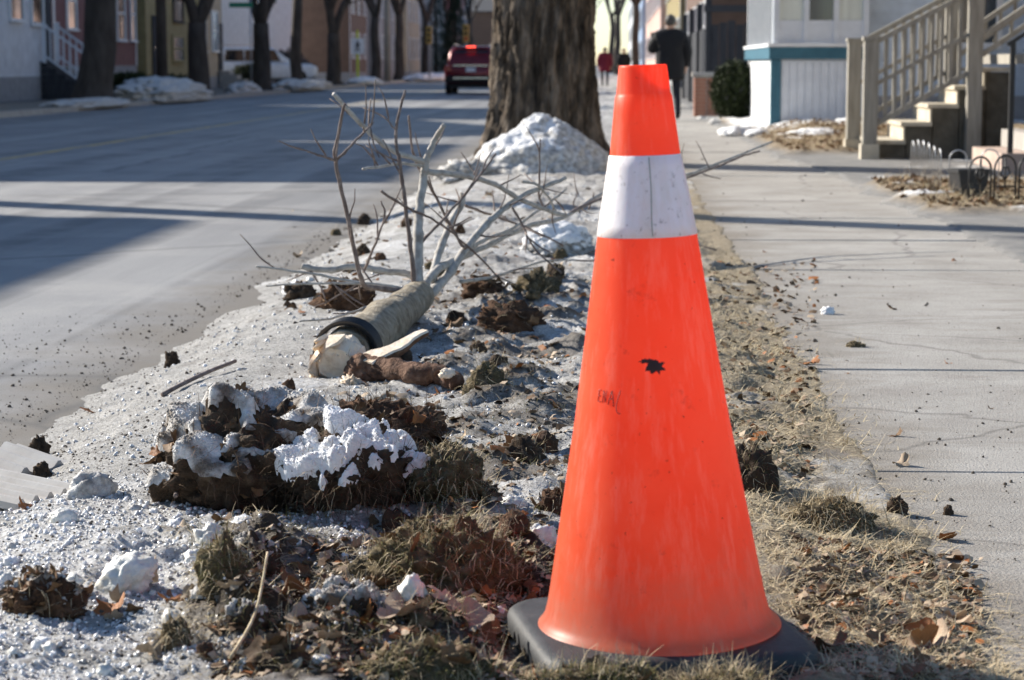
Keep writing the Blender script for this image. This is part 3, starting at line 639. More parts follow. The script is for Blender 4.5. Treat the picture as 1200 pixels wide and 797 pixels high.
    rp = smooth_path([at3(422, 432, 6.36), at3(455, 434, 6.3), at3(490, 440, 6.22), at3(515, 440, 6.2), at3(536, 450, 6.14)], 10)
    n = len(rp); me = MB().tube(rp, [.042 - .018 * i / n + .002 * math.sin(i * 1.1) for i in range(n)], 20).mesh('root', 'root_bark', True, root.location)
    V = np.array([v.co for v in me.vertices]); N = np.array([v.normal for v in me.vertices]); me.vertices.foreach_set('co', (V + N * (fbm(V * 20, 5, 3, .6) * .020)[:, None]).ravel().astype(np.float32)); link('root', me, root)
    chunk('torn_wood', at3(524, 438, 6.14), (.022, .02, .016), 12, 'wood_raw', (0, 0, 0), .4)
    a, b = at3(426, 430, 6.32), at3(499, 391, 6.5); ax = (b - a); sd = ax.cross(Z).normalized(); up = sd.cross(ax).normalized()
    V = []; F = []; n = 9
    for i in range(n):
        t = i / (n - 1); w = .05 * (1 - t * .7) * random.uniform(.85, 1.1); h = .016 * (1 - .7 * t)
        c = a + ax * t + up * (.004 * math.sin(t * 9)); V += [c - sd*w - up*h, c + sd*w*.6 - up*h*1.4, c + sd*w + up*h*.6, c - sd*w*.8 + up*h]
    F = [(i*4+k, i*4+(k+1) % 4, i*4+4+(k+1) % 4, i*4+4+k) for i in range(n-1) for k in range(4)] + [(3, 2, 1, 0), tuple(range(4*n-4, 4*n))]
    MB().add(V, F).build('bark_splinter', 'root_bark', root)
    V2 = [(v + up * .006 + sd * .002 * (1 if k % 4 in (1, 2) else -1)) for k, v in enumerate(V)]
    Vw = []; 
    for i in range(n): Vw += [V[i*4+3] + up*.002, V[i*4+2] + up*.002, V[i*4+2] + up*.008 - sd*.004, V[i*4+3] + up*.008 + sd*.004]
    MB().add(Vw, F).build('torn_wood', 'wood_raw', root)
    # corrugated guard round the butt: a thing of its own
    c0, c1 = tp[3], tp[13]; axd = (c1 - c0).normalized(); cc = tp[5]
    q = MB(); prof = []; 
    for i in range(41):
        t = i / 40; prof.append((.096 + .005 * math.cos(t * 2 * math.pi * 5), -.042 + .084 * t))
    prof += [(.087, .042), (.087, -.042), prof[0]]
    q.lathe(prof, 56); me = q.mesh('corrugated_pipe', 'black_plastic', True)
    o = link('corrugated_pipe', me, None, cc + Vector((0, 0, .006)), label='short black corrugated plastic pipe collar round the torn trunk of the uprooted tree', cat='pipe')
    o.rotation_euler = axd.to_track_quat('Z', 'Y').to_euler()
felled()

# ------------------------------------------------------------------ clods, snow lumps, ice
GR = []
for s in range(5):
    V, F = ico(1); V = V * (1 + .35 * vnoise(V * 2 + s * 5.1, s))[:, None]; GR.append((V, F))
def snow_cap(V, F, n0, parent, loc, seed, thr=.55, side=(-.25, .1), th=.016, mat='snow', name='snow_cap'):
    N = np_normals(V, F); s = V.max(0) - V.min(0); c = (V - V.mean(0)) / (s / 2)
    m = N[:, 2] * 1.25 + .6 * fbm(n0 * 2.2 + seed, 4, seed, .5) + side[0] * c[:, 0] + side[1] * c[:, 1] - thr
    m = m - 1.3 * np.clip(.5 - N[:, 2], 0, 1) - 3 * np.clip(.55 - (V[:, 2] - V[:, 2].min()) / (V[:, 2].max() - V[:, 2].min()), 0, 1)
    lump = .30 * fbm(n0 * 4 + seed, 2, seed + 2) + .08 * fbm(n0 * 13 + seed, 2, seed + 3)
    V2 = V + np.array([0, 0, 1]) * (np.clip(m * 2.4, -.8, 1) * th * (1.2 + lump))[:, None] + N * (np.clip(m * 2, -.8, .6) * th * (.5 + lump))[:, None]
    keep = (m[F] > -.15).any(1); F2 = F[keep]
    if len(F2) < 4: return
    used, inv = np.unique(F2, return_inverse=True)
    o = link(name, mesh_np(name, V2[used], inv.reshape(F2.shape), mat, True), parent)
    rg_ = np.random.default_rng(seed); fk = F[(m[F] > -.02).all(1)]
    if len(fk) > 20:
        A = np.linalg.norm(np.cross(V2[fk[:, 1]] - V2[fk[:, 0]], V2[fk[:, 2]] - V2[fk[:, 0]]), axis=1) / 2; n = int(min(6000, A.sum() * 60000))
        if n > 10:
            k = rg_.choice(len(fk), n, p=A / A.sum()); w = rg_.dirichlet((1, 1, 1), n); P = (V2[fk[k]] * w[:, :, None]).sum(1)
            a, b = scatter(GR, P, .0008 + .0030 * rg_.uniform(0, 1, n) ** 3, 3, rg_, (.6, 1.3)); link('snow_grains', mesh_np('snow_grains', a, b, mat, True), o, kind='stuff')
    return o
def fuzz(V, F, parent, n, L, W, mat, name, rng, zmin=-9, down=0):
    N = np_normals(V, F); k = rng.integers(0, len(V), n * 3); k = k[V[k, 2] > zmin][:n]
    P = V[k] - N[k] * .003; h = np.arctan2(N[k, 1], N[k, 0]) + rng.normal(0, .9, len(k)); e = np.arcsin(np.clip(N[k, 2], -1, 1)) * .6 + rng.normal(.1, .4, len(k)) - down
    a, b = ribbons(P, h, rng.uniform(.5, 1.2, len(k)) * L, np.full(len(k), W) * rng.uniform(.7, 1.4, len(k)), e, rng.normal(.25, .3, len(k)), rng)
    return link(name, mesh_np(name, a, b, mat), parent, kind='stuff')
LEAVES = [leaf_template(i, 'maple' if i % 3 else 'oak', .25 + .11 * (i % 5)) for i in range(10)]
FRAG = [(np.array([[-.5, -.2, .05], [.1, -.35, 0], [.5, -.1, .12], [.45, .3, .02], [0, .25, .16], [-.4, .35, 0]]) * s, np.array([[0, 1, 4], [1, 2, 4], [2, 3, 4], [0, 4, 5]])) for s in (.7, 1, 1.3)]
def litter_on(V, F, parent, n, size, mat, name, rng, zmin=-9):
    N = np_normals(V, F); k = rng.integers(0, len(V), n * 3); k = k[V[k, 2] > zmin][:n]
    a, b = scatter(LEAVES, V[k] + N[k] * .002, rng.uniform(.5, 1.2, len(k)) * size, 1.2, rng)
    return link(name, mesh_np(name, a, b, mat, False), parent, kind='stuff')
def clod(name, label, u, vb, wpx, hpx, mat='soil', depth=.75, seed=1, cap=None, moss=0, straw=0, cat='dirt clod', sub=4, amp=.32, ridge=.5, group=None, leaves=0, sink=.15, rot=None, flat=.35):
    g = gnd(u, vb, .03); d = g.dot(FH); w = px(wpx, d) / 2; h = px(hpx, d)
    ry = w * depth; cx, cy = g.x, g.y + ry * .55; z = gz(cx, cy)
    V, F, n0 = blob_np((w * .88, ry, h / 1.25), amp * 1.25, 2.0, seed, sub, flat, 7, ridge * 1.2)
    o = link(name, mesh_np(name, V, F, mat, True), None, (cx, cy, z - h * sink), rot, label=label, cat=cat, group=group)
    rg = np.random.default_rng(seed + 100)
    if cap:
        Vs = blob_np((w * .88, ry, h / 1.25), amp * 1.25, 2.0, seed, max(sub, 5), .35, 2, .0); snow_cap(Vs[0], Vs[1], Vs[2], o, None, seed, **(cap if isinstance(cap, dict) else {}))
    if moss: fuzz(V, F, o, moss, .022, .0016, 'moss', 'moss', rg, h * .35)
    if straw: fuzz(V, F, o, straw, .05, .0014, 'straw', 'dry_grass', rg, h * .1)
    if leaves: litter_on(V, F, o, leaves, .026, 'leaf_brown', 'leaf_litter', rg, h * .3)
    return o

def root_clod():
    rg = np.random.default_rng(77); g = gnd(315, 585, .03); z = gz(g.x, g.y)
    root = empty('root_clod', (g.x, g.y + .12, z), label='big torn root clod with snow patches beside the trunk of the uprooted tree', cat='root clod')
    W = lambda v: Vector(v) - root.location
    def mass(u, vb, wp, hp, ry, seed, mat, capk, amp=.30, back=0):
        g = gnd(u, vb, .03); d = g.dot(FH); w = px(wp, d) / 2; h = px(hp, d)
        V, F, n0 = blob_np((w * .9, ry, h / 1.2), amp, 1.9, seed, 6, .35, 7, .35)
        off = np.array(W((g.x, g.y + ry * .6 + back, gz(g.x, g.y + ry) - .02)))[None]; V += off
        zz = (V[:, 2] - V[:, 2].min()) / (V[:, 2].max() - V[:, 2].min())
        V[:, 1] += .10 * (1 - sst(0, .6, zz)) * (V[:, 1] < W((0, g.y + ry * .6 + back, 0)).y)      # undercut front
        o = link('soil_mass', mesh_np('soil_mass', V, F, mat, True), root)
        if capk:
            Vs, Fs, ns = blob_np((w * .93, ry * 1.03, h / 1.2 * 1.02), amp, 1.9, seed, 6, .35, 2, .0); snow_cap(Vs + off, Fs, ns, root, None, seed, **capk)
        return V, F
    V1, F1 = mass(283, 600, 275, 128, .20, 21, 'soil', dict(thr=.86, side=(-.55, .1), th=.011, mat='snow_thaw'), back=.02)
    V2, F2 = mass(412, 612, 190, 88, .13, 34, 'soil', dict(thr=.86, side=(-.15, .05), th=.018))
    V3, F3 = mass(430, 540, 200, 62, .15, 45, 'soil_red', None, back=.06)
    V4, F4 = mass(520, 612, 105, 66, .09, 52, 'sod', None)
    for V, F, n in ((V1, F1, 700), (V2, F2, 600), (V3, F3, 400)):
        fuzz(V, F, root, n * 2, .06, .0017, 'root_fibre', 'root_fibres', rg)
    fuzz(V4, F4, root, 900, .04, .0014, 'straw', 'dry_grass', rg); fuzz(V4, F4, root, 700, .02, .0014, 'moss', 'moss', rg, .04)
    fuzz(V2, F2, root, 350, .06, .0013, 'straw', 'dry_grass', rg)
    litter_on(V1, F1, root, 60, .026, 'leaf_brown', 'leaf_litter', rg, .03); litter_on(V3, F3, root, 70, .024, 'leaf_brown', 'leaf_litter', rg)
    litter_on(V2, F2, root, 18, .022, 'leaf_brown', 'leaf_litter', rg)
    litter_on(V3, F3, root, 24, .02, 'leaf_orange', 'leaf_litter', rg, .05); litter_on(V1, F1, root, 16, .02, 'leaf_orange', 'leaf_litter', rg, .05)
root_clod()
CAP = dict(thr=.35, side=(-.1, 0), th=.012)
clod('sod_clod', 'wide sod clod with moss and dead grass in front of the root clod', 525, 692, 205, 78, 'sod', .5, 61, moss=1500, straw=900, sub=5, leaves=10)
clod('dirt_clod', 'long dark dirt clod with a flat snow crust, beside the orange leaves', 402, 745, 132, 62, 'soil', .6, 62, cap=dict(thr=.80, side=(0, .1), th=.008, mat='snow_thaw'), straw=120, sub=5)
clod('dirt_clod', 'lone dark clod edged with brown leaves, lying out on the white snow', 48, 724, 105, 46, 'soil_red', .6, 63, cap=dict(thr=.95, side=(0, .3), th=.005, mat='snow_thaw'), leaves=22, straw=100, sub=5)
clod('sod_clod', 'small upright mossy sod lump standing on snow beside the snow-dusted clod', 259, 733, 62, 62, 'sod', .8, 64, moss=500, straw=200)
clod('dirt_clod', 'round snow-dusted grey dirt clod between the root clod and the mossy lump', 300, 672, 66, 50, 'soil', .8, 65, cap=dict(thr=.75, side=(-.4, 0), th=.005, mat='snow_thaw'), straw=80)
clod('dirt_clod', 'small fibrous dirt ball next to the crumpled orange-brown leaf pile', 205, 770, 40, 36, 'sod', .8, 66, straw=220)
clod('dirt_clod', 'dark wet dirt lump under the small mossy sod lump', 285, 760, 62, 40, 'soil', .8, 67, cap=dict(thr=.9, th=.004, mat='snow_thaw'), moss=140)
clod('dirt_clod', 'dark rounded clod on grey ice between root clod and cone', 612, 538, 52, 30, 'soil', .8, 68, straw=60)
clod('sod_clod', 'mossy dark sod lump at the tip of the torn root', 570, 470, 56, 42, 'sod', .8, 69, moss=240, straw=120)
clod('dirt_clod', 'largest dark clod on the ice behind the torn root', 598, 392, 92, 34, 'soil_red', .7, 70, leaves=14, straw=60)
clod('sod_clod', 'brown grassy sod tuft on ice behind the cone, by the branch tips', 628, 350, 62, 26, 'sod', .8, 71, straw=260, moss=80)
clod('dirt_clod', 'dark soil clod half hidden behind the right side of the cone', 882, 580, 70, 62, 'soil', .7, 72, straw=200, moss=100)
clod('sod_clod', 'dead grass hummock on the straw strip, right of the cone', 972, 610, 118, 32, 'sod', .5, 73, straw=900)
clod('dirt_clod', 'dark lump at the edge of the ice on the road', 200, 391, 20, 20, 'soil', .8, 74)
clod('dirt_clod', 'dark crumbly lump on the road beside the ice edge', 43, 477, 28, 26, 'soil', .8, 75)
clod('sod_clod', 'long low mossy sod strip tucked against the front of the rubber base', 700, 806, 190, 36, 'sod', .35, 76, moss=1300, straw=500, leaves=8, sub=5)
clod('sod_clod', 'straw-covered sod lump in front of the right half of the rubber base', 850, 806, 120, 30, 'sod', .4, 77, straw=700, moss=300)
clod('sod_clod', 'mossy leaf-strewn sod heap beside the left corner of the rubber base', 500, 806, 165, 50, 'sod', .45, 78, moss=900, straw=300, leaves=16, sub=5)
clod('dirt_clod', 'dark clod on ice left of the branches, with dead leaves around it', 352, 300+42, 44, 20, 'soil', .7, 79, leaves=6)
clod('dirt_clod', 'leafy soil heap under the lowest branch of the uprooted tree', 405, 362, 80, 34, 'soil_red', .7, 80, leaves=26, straw=40)
clod('dirt_clod', 'leafy soil heap under the middle of the branches', 565, 352, 60, 24, 'soil_red', .7, 81, leaves=18, straw=40)
clod('dirt_clod', 'small dark crumb of soil near the grey ridged scrap', 48, 528, 22, 20, 'soil', .8, 82)
clod('dirt_clod', 'small dark clod lying on the sidewalk beside a dead leaf', 1112, 587, 14, 12, 'soil', .8, 83)
clod('dirt_clod', 'crumbly brown dirt crumb on the sidewalk at the straw edge', 1052, 588, 26, 20, 'soil', .8, 84, straw=30)
clod('dirt_clod', 'flat grassy crumb lying out on the sidewalk', 1004, 398, 26, 8, 'sod', .6, 85, straw=60)
clod('dirt_clod', 'dark soil clod right of the mossy strip in front of the snow-crusted long clod', 330, 800, 60, 30, 'soil', .7, 86, leaves=8, moss=80)
clod('dirt_clod', 'brown clod on ice between the sod clod and the cone', 650, 600, 46, 26, 'soil_red', .7, 87, leaves=6, straw=40)
clod('dirt_clod', 'lumpy dark clod at the tip of the sod clod near the ice chunk', 560, 470+130, 60, 26, 'soil', .7, 88, straw=100)
rg = random.Random(5)
for k in range(52):      # further clods scattered over the verge, alike but for their place
    if k < 24: u, v = rg.uniform(300, 660), rg.uniform(330, 620)
    elif k < 40: u, v = rg.uniform(160, 640), rg.uniform(640, 800)
    else: u, v = rg.uniform(380, 700), rg.uniform(235, 330)
    s = rg.uniform(14, 34) * (v / 600 + .25)
    clod('soil_crumb', 'small dark soil crumb lying ' + ('on the ice around the torn root' if k < 24 else 'among leaves and snow before the root clod' if k < 40 else 'on the snowy verge under the branches'), u, v, s, s * rg.uniform(.4, .75), rg.choice(['soil', 'soil_red', 'sod']), .8, 200 + k, straw=rg.choice([0, 20, 40]), sub=3, cat='dirt clod', group='loose soil crumbs, %s' % ('ice' if k < 24 else 'front' if k < 40 else 'branches'))
# ice and snow lumps
clod('ice_chunk', 'tilted dirty white ice slab with a dark soil streak, on the snow', 152, 696, 84, 26, 'ice_chunk', .62, 91, cat='ice chunk', amp=.2, ridge=.35, rot=(R(52), R(-28), .2), flat=.8, sink=.0)
clod('ice_chunk', 'yellowish white ice chunk leaning beside the left side of the cone', 632, 660, 66, 40, 'ice_chunk', .6, 92, cat='ice chunk', amp=.3, ridge=.4, rot=(R(15), R(-22), .3))
clod('ice_chunk', 'smooth grey ice block beside the grey ridged scrap', 108, 580, 66, 30, 'snow_dirty', .55, 93, cat='ice chunk', amp=.25, ridge=.2, rot=(R(10), R(-18), .4))
clod('snow_lump', 'round crusty snow lump in front of the left end of the root clod', 245, 652, 46, 26, 'ice_chunk', .8, 94, cat='snow lump', amp=.3, ridge=.4)
clod('ice_chunk', 'flat white ice piece on the ice left of the cone', 600, 592, 44, 14, 'ice_chunk', .6, 95, cat='ice chunk', amp=.15, ridge=.2)
clod('ice_chunk', 'white ice cube leaning on a tan leaf beside the snow-crusted long clod', 482, 742, 44, 40, 'ice_chunk', .7, 96, cat='ice chunk', amp=.15, ridge=.2)
clod('snow_lump', 'white snow ball under the leaf pile at the bottom of the snow', 310, 790, 40, 32, 'snow', .8, 97, cat='snow lump', amp=.2)
clod('ice_chunk', 'oval translucent ice lump in front of the grey ice block', 73, 612, 40, 16, 'ice_chunk', .6, 98, cat='ice chunk', amp=.12, ridge=.1)
clod('snow_lump', 'small white snow lump on the sidewalk', 970, 360, 18, 11, 'snow', .8, 99, cat='snow lump')
clod('snow_lump', 'melting snow heap on the verge behind the branches, beside the cone', 655, 298, 92, 32, 'snow_dirty', .8, 101, cat='snow lump', amp=.2, sub=5, cap=dict(thr=.1, th=.01))
clod('snow_lump', 'low dirty snow heap at the foot of the big tree, street side', 545, 205, 80, 22, 'snow_dirty', 1.0, 102, cat='snow lump', sub=5)
clod('snow_lump', 'low white snow strip under the left branch end', 345, 320, 36, 18, 'snow', .8, 103, cat='snow lump')
for k in range(60):
    if k < 40: u, v = rg.uniform(0, 420), rg.uniform(585, 797)
    elif k < 50: u, v = rg.uniform(420, 660), rg.uniform(560, 790)
    else: u, v = rg.uniform(330, 690), rg.uniform(230, 400)
    s = (9 + 26 * rg.random() ** 2.5) * (v / 700 + .2)
    clod('snow_crumb', 'small crumb of granular snow lying ' + ('on the white snow before the root clod' if k < 40 else 'on the soil between root clod and cone' if k < 50 else 'under the bare branches'), u, v, s, s * rg.uniform(.3, .6), rg.choice(['snow', 'ice_chunk', 'snow_dirty']), .8, 400 + k, sub=3, cat='snow lump', amp=.42, ridge=.5, sink=.25, group='loose snow crumbs, %s' % ('snow' if k < 40 else 'soil' if k < 50 else 'branches'))

# ------------------------------------------------------------------ loose leaves, twigs, scrap
leaf_me = {}
for i, (v, f) in enumerate(LEAVES):
    for mt in ('leaf_brown', 'leaf_orange', 'leaf_tan'):
        leaf_me[i, mt] = mesh_np('leaf', v, f, mt, i % 2 == 0)
rg = random.Random(11)
def leaf(u, v, size, mt, label, group=None, tilt=.6, i=None, lift=.0):
    g = gnd(u, v, .03); z = gz(g.x, g.y)
    o = link('leaf', leaf_me[rg.randrange(10) if i is None else i, mt], None, (g.x, g.y, z + size * .10 * tilt + lift),
             (rg.uniform(-tilt, tilt), rg.uniform(-tilt, tilt), rg.uniform(0, 6.3)), label=label, cat='leaf', group=group)
    o.scale = (size, size, size * rg.uniform(.8, 1.5)); return o
for u, v, s, l in ((382, 720, .044, 'bright orange maple leaf standing up beside the snow-crusted long clod'), (428, 748, .036, 'orange leaf lying flat left of the ice cube'),
                   (500, 735, .032, 'small orange leaf right of the ice cube'), (105, 437, .045, 'orange leaf lying on the road at the edge of the ice'), (30, 586, .035, 'orange leaf wedged against the grey ridged scrap'),
                   (988, 652, .032, 'orange-brown leaf on the straw strip right of the cone'), (950, 418, .045, 'pale orange leaf on the sidewalk edge behind the cone')):
    leaf(u, v, s, 'leaf_orange', l, tilt=.8)
leaf(475, 752, .05, 'leaf_tan', 'pale curled tan leaf that the ice cube leans on', tilt=.9); leaf(548, 752, .05, 'leaf_tan', 'big pale crumpled leaf left of the rubber base', tilt=.7)
for k in range(230):
    r = rg.random()
    if r < .42: u, v = rg.uniform(290, 660), 800 - 130 * rg.random() ** 1.3
    elif r < .56: u, v = rg.uniform(960, 1120), rg.uniform(690, 795)
    elif r < .72: u, v = rg.uniform(420, 680), rg.uniform(390, 640)
    elif r < .88: u, v = rg.uniform(330, 700), rg.uniform(230, 390)
    else: u, v = rg.uniform(130, 420), rg.uniform(630, 790)
    where = 'on the soil left of the rubber base' if r < .42 else 'in the straw right of the cone' if r < .56 else 'on the icy ground between root clod and cone' if r < .72 else 'under the bare branches' if r < .88 else 'on the snow in front of the root clod'
    g = gnd(u, v, .03)
    if (Vector((g.x, g.y)) - Vector((CONE[0], CONE[1]))).length < .26: continue
    mt = rg.choice(['leaf_brown'] * 6 + ['leaf_tan'] * 4 + ['leaf_orange'] * 2)
    kd = {'leaf_brown': 'crumpled dead brown', 'leaf_tan': 'curled pale tan', 'leaf_orange': 'curled rusty orange'}[mt]
    leaf(u, v, rg.uniform(.017, .040), mt, '%s leaf lying %s' % (kd, where), '%s leaves %s' % (kd.split()[-1], where), rg.uniform(.3, 1.1))
for k in range(16):
    u, v = rg.uniform(880, 1190), rg.uniform(280, 620)
    g = gnd(u, v, 0)
    if g.x < .62: continue
    leaf(u, v, rg.uniform(.012, .028), rg.choice(['leaf_tan', 'leaf_brown', 'leaf_orange']), 'small dead leaf lying on the bare concrete of the sidewalk', 'dead leaves on the sidewalk', .5)
def stick(name, pts, r0, r1, mat, label, cat='twig'):
    P = smooth_path(pts, 5); n = len(P); c = P[0]
    return MB().tube(P, [r0 + (r1 - r0) * i / (n-1) for i in range(n)], 7).build(name, mat, None, True, loc=c, label=label, cat=cat)
def G(u, v, h=.0):
    g = gnd(u, v, .03); return Vector((g.x, g.y, gz(g.x, g.y) + h))
stick('twig', [G(190, 452, .008), G(215, 446, .012), G(245, 438, .016), G(276, 430, .022)], .007, .006, 'bark_twig', 'dark straight stick lying on the grey ice slope')
stick('twig', [G(205, 580, .0), G(207, 596, .03), G(206, 604, .04)], .006, .005, 'bark_twig', 'short dark twig stub standing in front of the root clod')
stick('twig', [G(270, 790, .02), G(300, 762, .04), G(315, 742, .06)], .003, .002, 'straw', 'thin pale stalk leaning over the snow beside the leaf pile')
stick('twig', [G(690, 300, .02), G(760, 290, .05), G(840, 292, .02)], .005, .003, 'bark_twig', 'thin dark twig on the ground behind the cone')
# grey ridged scrap by the road edge
def scrap(u, v, w, l, rz, label, tiltx=.1, nr=4):
    g = gnd(u, v, -.02); d = g.dot(FH); z = gz(g.x, g.y); b = MB(); n = nr * 6; W = px(w, d); Lh = px(l, d)
    top = []; 
    for i in range(n + 1):
        t = i / n; top.append((-W/2 + W * t, .012 * max(-.4, math.sin(t * nr * 2 * math.pi))))
    poly = [(x, z0 + .016) for x, z0 in top] + [(x, z0) for x, z0 in reversed(top)]
    b.prism(poly, -Lh/2, Lh/2, 1)
    o = b.build('ridged_scrap', 'pipe_grey', None, False, loc=(0, 0, 0), label=label, cat='plastic scrap')
    o.location = (g.x, g.y, z + .035); o.rotation_euler = (tiltx, 0, rz); return o
scrap(12, 545, 110, 90, R(60), 'crushed light grey ridged plastic piece lying on snow at the road edge', .16)
scrap(8, 592, 120, 150, R(62), 'flat grey ridged plastic panel half buried in snow beside the crushed piece', .06, 5)

# stuff: grains of ice, grit, straw, litter
rng = np.random.default_rng(3)
def pts_on(n, u0, u1, v0, v1, dz=0):
    u = rng.uniform(u0, u1, n); v = rng.uniform(v0, v1, n); P = np.array([gnd(a, b, .02)[:2] for a, b in zip(u, v)])
    return P
def on_verge(P, dz=0.0): return np.concatenate([P, (vheight(P[:, 0], P[:, 1]) + dz)[:, None]], 1)
P = np.concatenate([pts_on(11000, -20, 480, 560, 800), pts_on(3500, -20, 660, 360, 620), pts_on(1800, 250, 700, 225, 400)])
stw, dr, snw = vmask(P[:, 0], P[:, 1]); keep = (stw < .5) & (rng.uniform(0, 1, len(P)) > dr * .8) & (P[:, 0] > -1.6); P = P[keep]
dd = P[:, 1]; sc = (.0012 + .0048 * rng.uniform(0, 1, len(P)) ** 4) * (.6 + .12 * dd)
V, F = scatter(GR, on_verge(P, .001), sc, 3, rng, (.6, 1.3)); link('ice_grains', mesh_np('ice_grains', V, F, 'ice_grain', False), label='loose granular ice grains covering the verge', cat='ice grains', kind='stuff')
P = np.concatenate([pts_on(9500, -20, 700, 480, 810), pts_on(3500, -20, 660, 330, 560), np.stack([rng.normal(-1.70, .10, 1800), 3.6 + 11 * rng.uniform(0, 1, 1800) ** 1.3], -1), pts_on(800, 860, 1200, 300, 800), pts_on(200, 820, 1200, 130, 300)])
zz = np.where(P[:, 0] > .6, .002, vheight(P[:, 0], P[:, 1])); zz = np.where(P[:, 0] < -1.72, -.118, zz)
sc = (.0008 + .0034 * rng.uniform(0, 1, len(P)) ** 5) * (.6 + .13 * P[:, 1])
V, F = scatter(GR, np.concatenate([P, zz[:, None]], 1), sc, 3, rng, (.5, 1.4)); link('grit', mesh_np('grit', V, F, 'grit', False), label='dark grit and soil crumbs strewn over snow and pavement', cat='grit', kind='stuff')
# dead grass
def grass(P, n, L, W, mat, name, label, lift=(.05, .35), cat='grass'):
    z = np.where(P[:, 0] > .60, np.maximum(vheight(P[:, 0], P[:, 1]), .002), vheight(P[:, 0], P[:, 1])) - .002
    Q = np.concatenate([P, z[:, None]], 1); n = len(Q)
    V, F = ribbons(Q, rng.uniform(0, 6.3, n), rng.uniform(.4, 1.2, n) * L, W * rng.uniform(.6, 1.5, n) * (.7 + .07 * P[:, 1]), rng.normal(lift[0], lift[1], n).clip(-.1, 1.4), rng.normal(.22, .2, n), rng)
    link(name, mesh_np(name, V, F, mat), label=label, cat=cat, kind='stuff')
P = np.concatenate([pts_on(52000, 850, 1210, 400, 800), pts_on(14000, 810, 1010, 290, 420)])
stw, dr, snw = vmask(P[:, 0], P[:, 1]); P = P[(rng.uniform(0, 1, len(P)) < .08 + .92 * stw ** 1.5) & (P[:, 0] < .61 + .07 * fbm(np.stack([P[:, 0]*5, P[:, 1]*5, 0*P[:, 0]], -1), 3, 9) + .12 * rng.uniform(-1, 1, len(P)) ** 3)]
grass(P, 0, .055, .0019, 'straw', 'dead_grass', 'matted pale dead grass along the edge of the sidewalk')
P = np.concatenate([pts_on(18000, 200, 700, 600, 815), pts_on(8000, 400, 700, 330, 600)])
stw, dr, snw = vmask(P[:, 0], P[:, 1]); P = P[rng.uniform(0, 1, len(P)) < np.maximum(dr, stw) * .8]
grass(P, 0, .05, .0015, 'straw', 'dry_stalks', 'loose dry stalks over the soil between the clods')
P = np.concatenate([pts_on(9000, 330, 900, 745, 815), pts_on(6000, 220, 660, 610, 760), pts_on(3000, 480, 680, 400, 610)]); n_ = fbm(np.stack([P[:, 0]*7, P[:, 1]*7, 0*P[:, 0]], -1), 3, 19)
P = P[(n_ > .05) & (np.hypot(P[:, 0] - CONE[0], P[:, 1] - CONE[1]) > .25)]
grass(P, 0, .026, .0014, 'moss', 'moss_patches', 'short olive moss and grass in front of the cone base', (.6, .5), 'moss')
# leaf fragments
P = np.concatenate([pts_on(3600, 250, 660, 660, 815), pts_on(1500, 930, 1150, 640, 800), pts_on(3200, 400, 690, 380, 660), pts_on(2200, 320, 720, 225, 380), pts_on(900, 830, 960, 300, 560)])
stw, dr, snw = vmask(P[:, 0], P[:, 1]); P = P[(rng.uniform(0, 1, len(P)) < .2 + .8 * np.maximum(dr, stw)) & (np.hypot(P[:, 0] - CONE[0], P[:, 1] - CONE[1]) > .25)]
third = rng.integers(0, 3, len(P))
for i, (mt, nm) in enumerate((('leaf_brown', 'brown'), ('leaf_tan', 'pale tan'), ('leaf_orange', 'rusty orange'))):
    Q = P[third == i]; Q = Q if i < 2 else Q[::3]
    Qz = on_verge(Q, .002); Qz[:, 2] = np.where(Q[:, 0] > .6, np.maximum(Qz[:, 2], .003), Qz[:, 2])
    V, F = scatter(FRAG, Qz, rng.uniform(.010, .028, len(Q)) * (.7 + .07 * Q[:, 1]), .9, rng)
    link('leaf_litter', mesh_np('leaf_litter', V, F, mt), label='broken %s leaf fragments strewn over the verge' % nm, cat='leaf litter', kind='stuff')

# ------------------------------------------------------------------ big street tree and its snow mound
def limb_tree(root, base, h, r, seed, mat, spread=.5, fork=None, lean=(0, 0), levels=4, twigs=True, parts=('trunk', 'crown'), n0=12):
    rr = random.Random(seed); tr = MB(); cr = MB()
    def grow(p, d, L, r0, lv, mb):
        n = 5; P = [p]; q = p
        for i in range(n):
            d = (d + Vector((rr.gauss(0, .09), rr.gauss(0, .09), .03))).normalized(); q = q + d * L / n; P.append(q)
        r1 = r0 * .62; mb.tube(P, [r0 + (r1 - r0) * i / n for i in range(n+1)], max(4, n0 - 2 * lv))
        if lv >= levels: return
        for k in range(3 if lv < 3 else 2):
            a = rr.uniform(0, 6.28); s = spread * rr.uniform(.6, 1.3)
            ax = d.cross(Vector((math.cos(a), math.sin(a), .2))).normalized()
            nd = (d + ax * s * 1.2).normalized(); nd.z = nd.z * .85 + .12
            grow(P[-1] if k < 2 else P[3], nd.normalized(), L * rr.uniform(.62, .82), r1 * rr.uniform(.62, .85), lv + 1, cr)
    d0 = Vector((lean[0], lean[1], 1)).normalized(); b = Vector(base)
    P = [b + d0 * h * t + Vector((rr.gauss(0, .02), rr.gauss(0, .02), 0)) * (1 if 0 < t < 1 else 0) * h * .4 for t in (0, .04, .12, .3, .55, .8, 1)]
    tr.tube(P, [r * k for k in (1.7, 1.3, 1.08, 1, .93, .88, .85)], 18)
    for k in range(3):
        a = rr.uniform(0, 2) + k * 2.1; nd = (d0 + Vector((math.cos(a), math.sin(a), 0)) * spread * rr.uniform(.5, 1)).normalized()
        grow(P[-1] - d0 * .1, nd, h * rr.uniform(.55, .8), r * .62, 1, cr)
    if parts[0]: tr.build(parts[0], mat, root, True)
    cr.build(parts[1], mat, root, True)
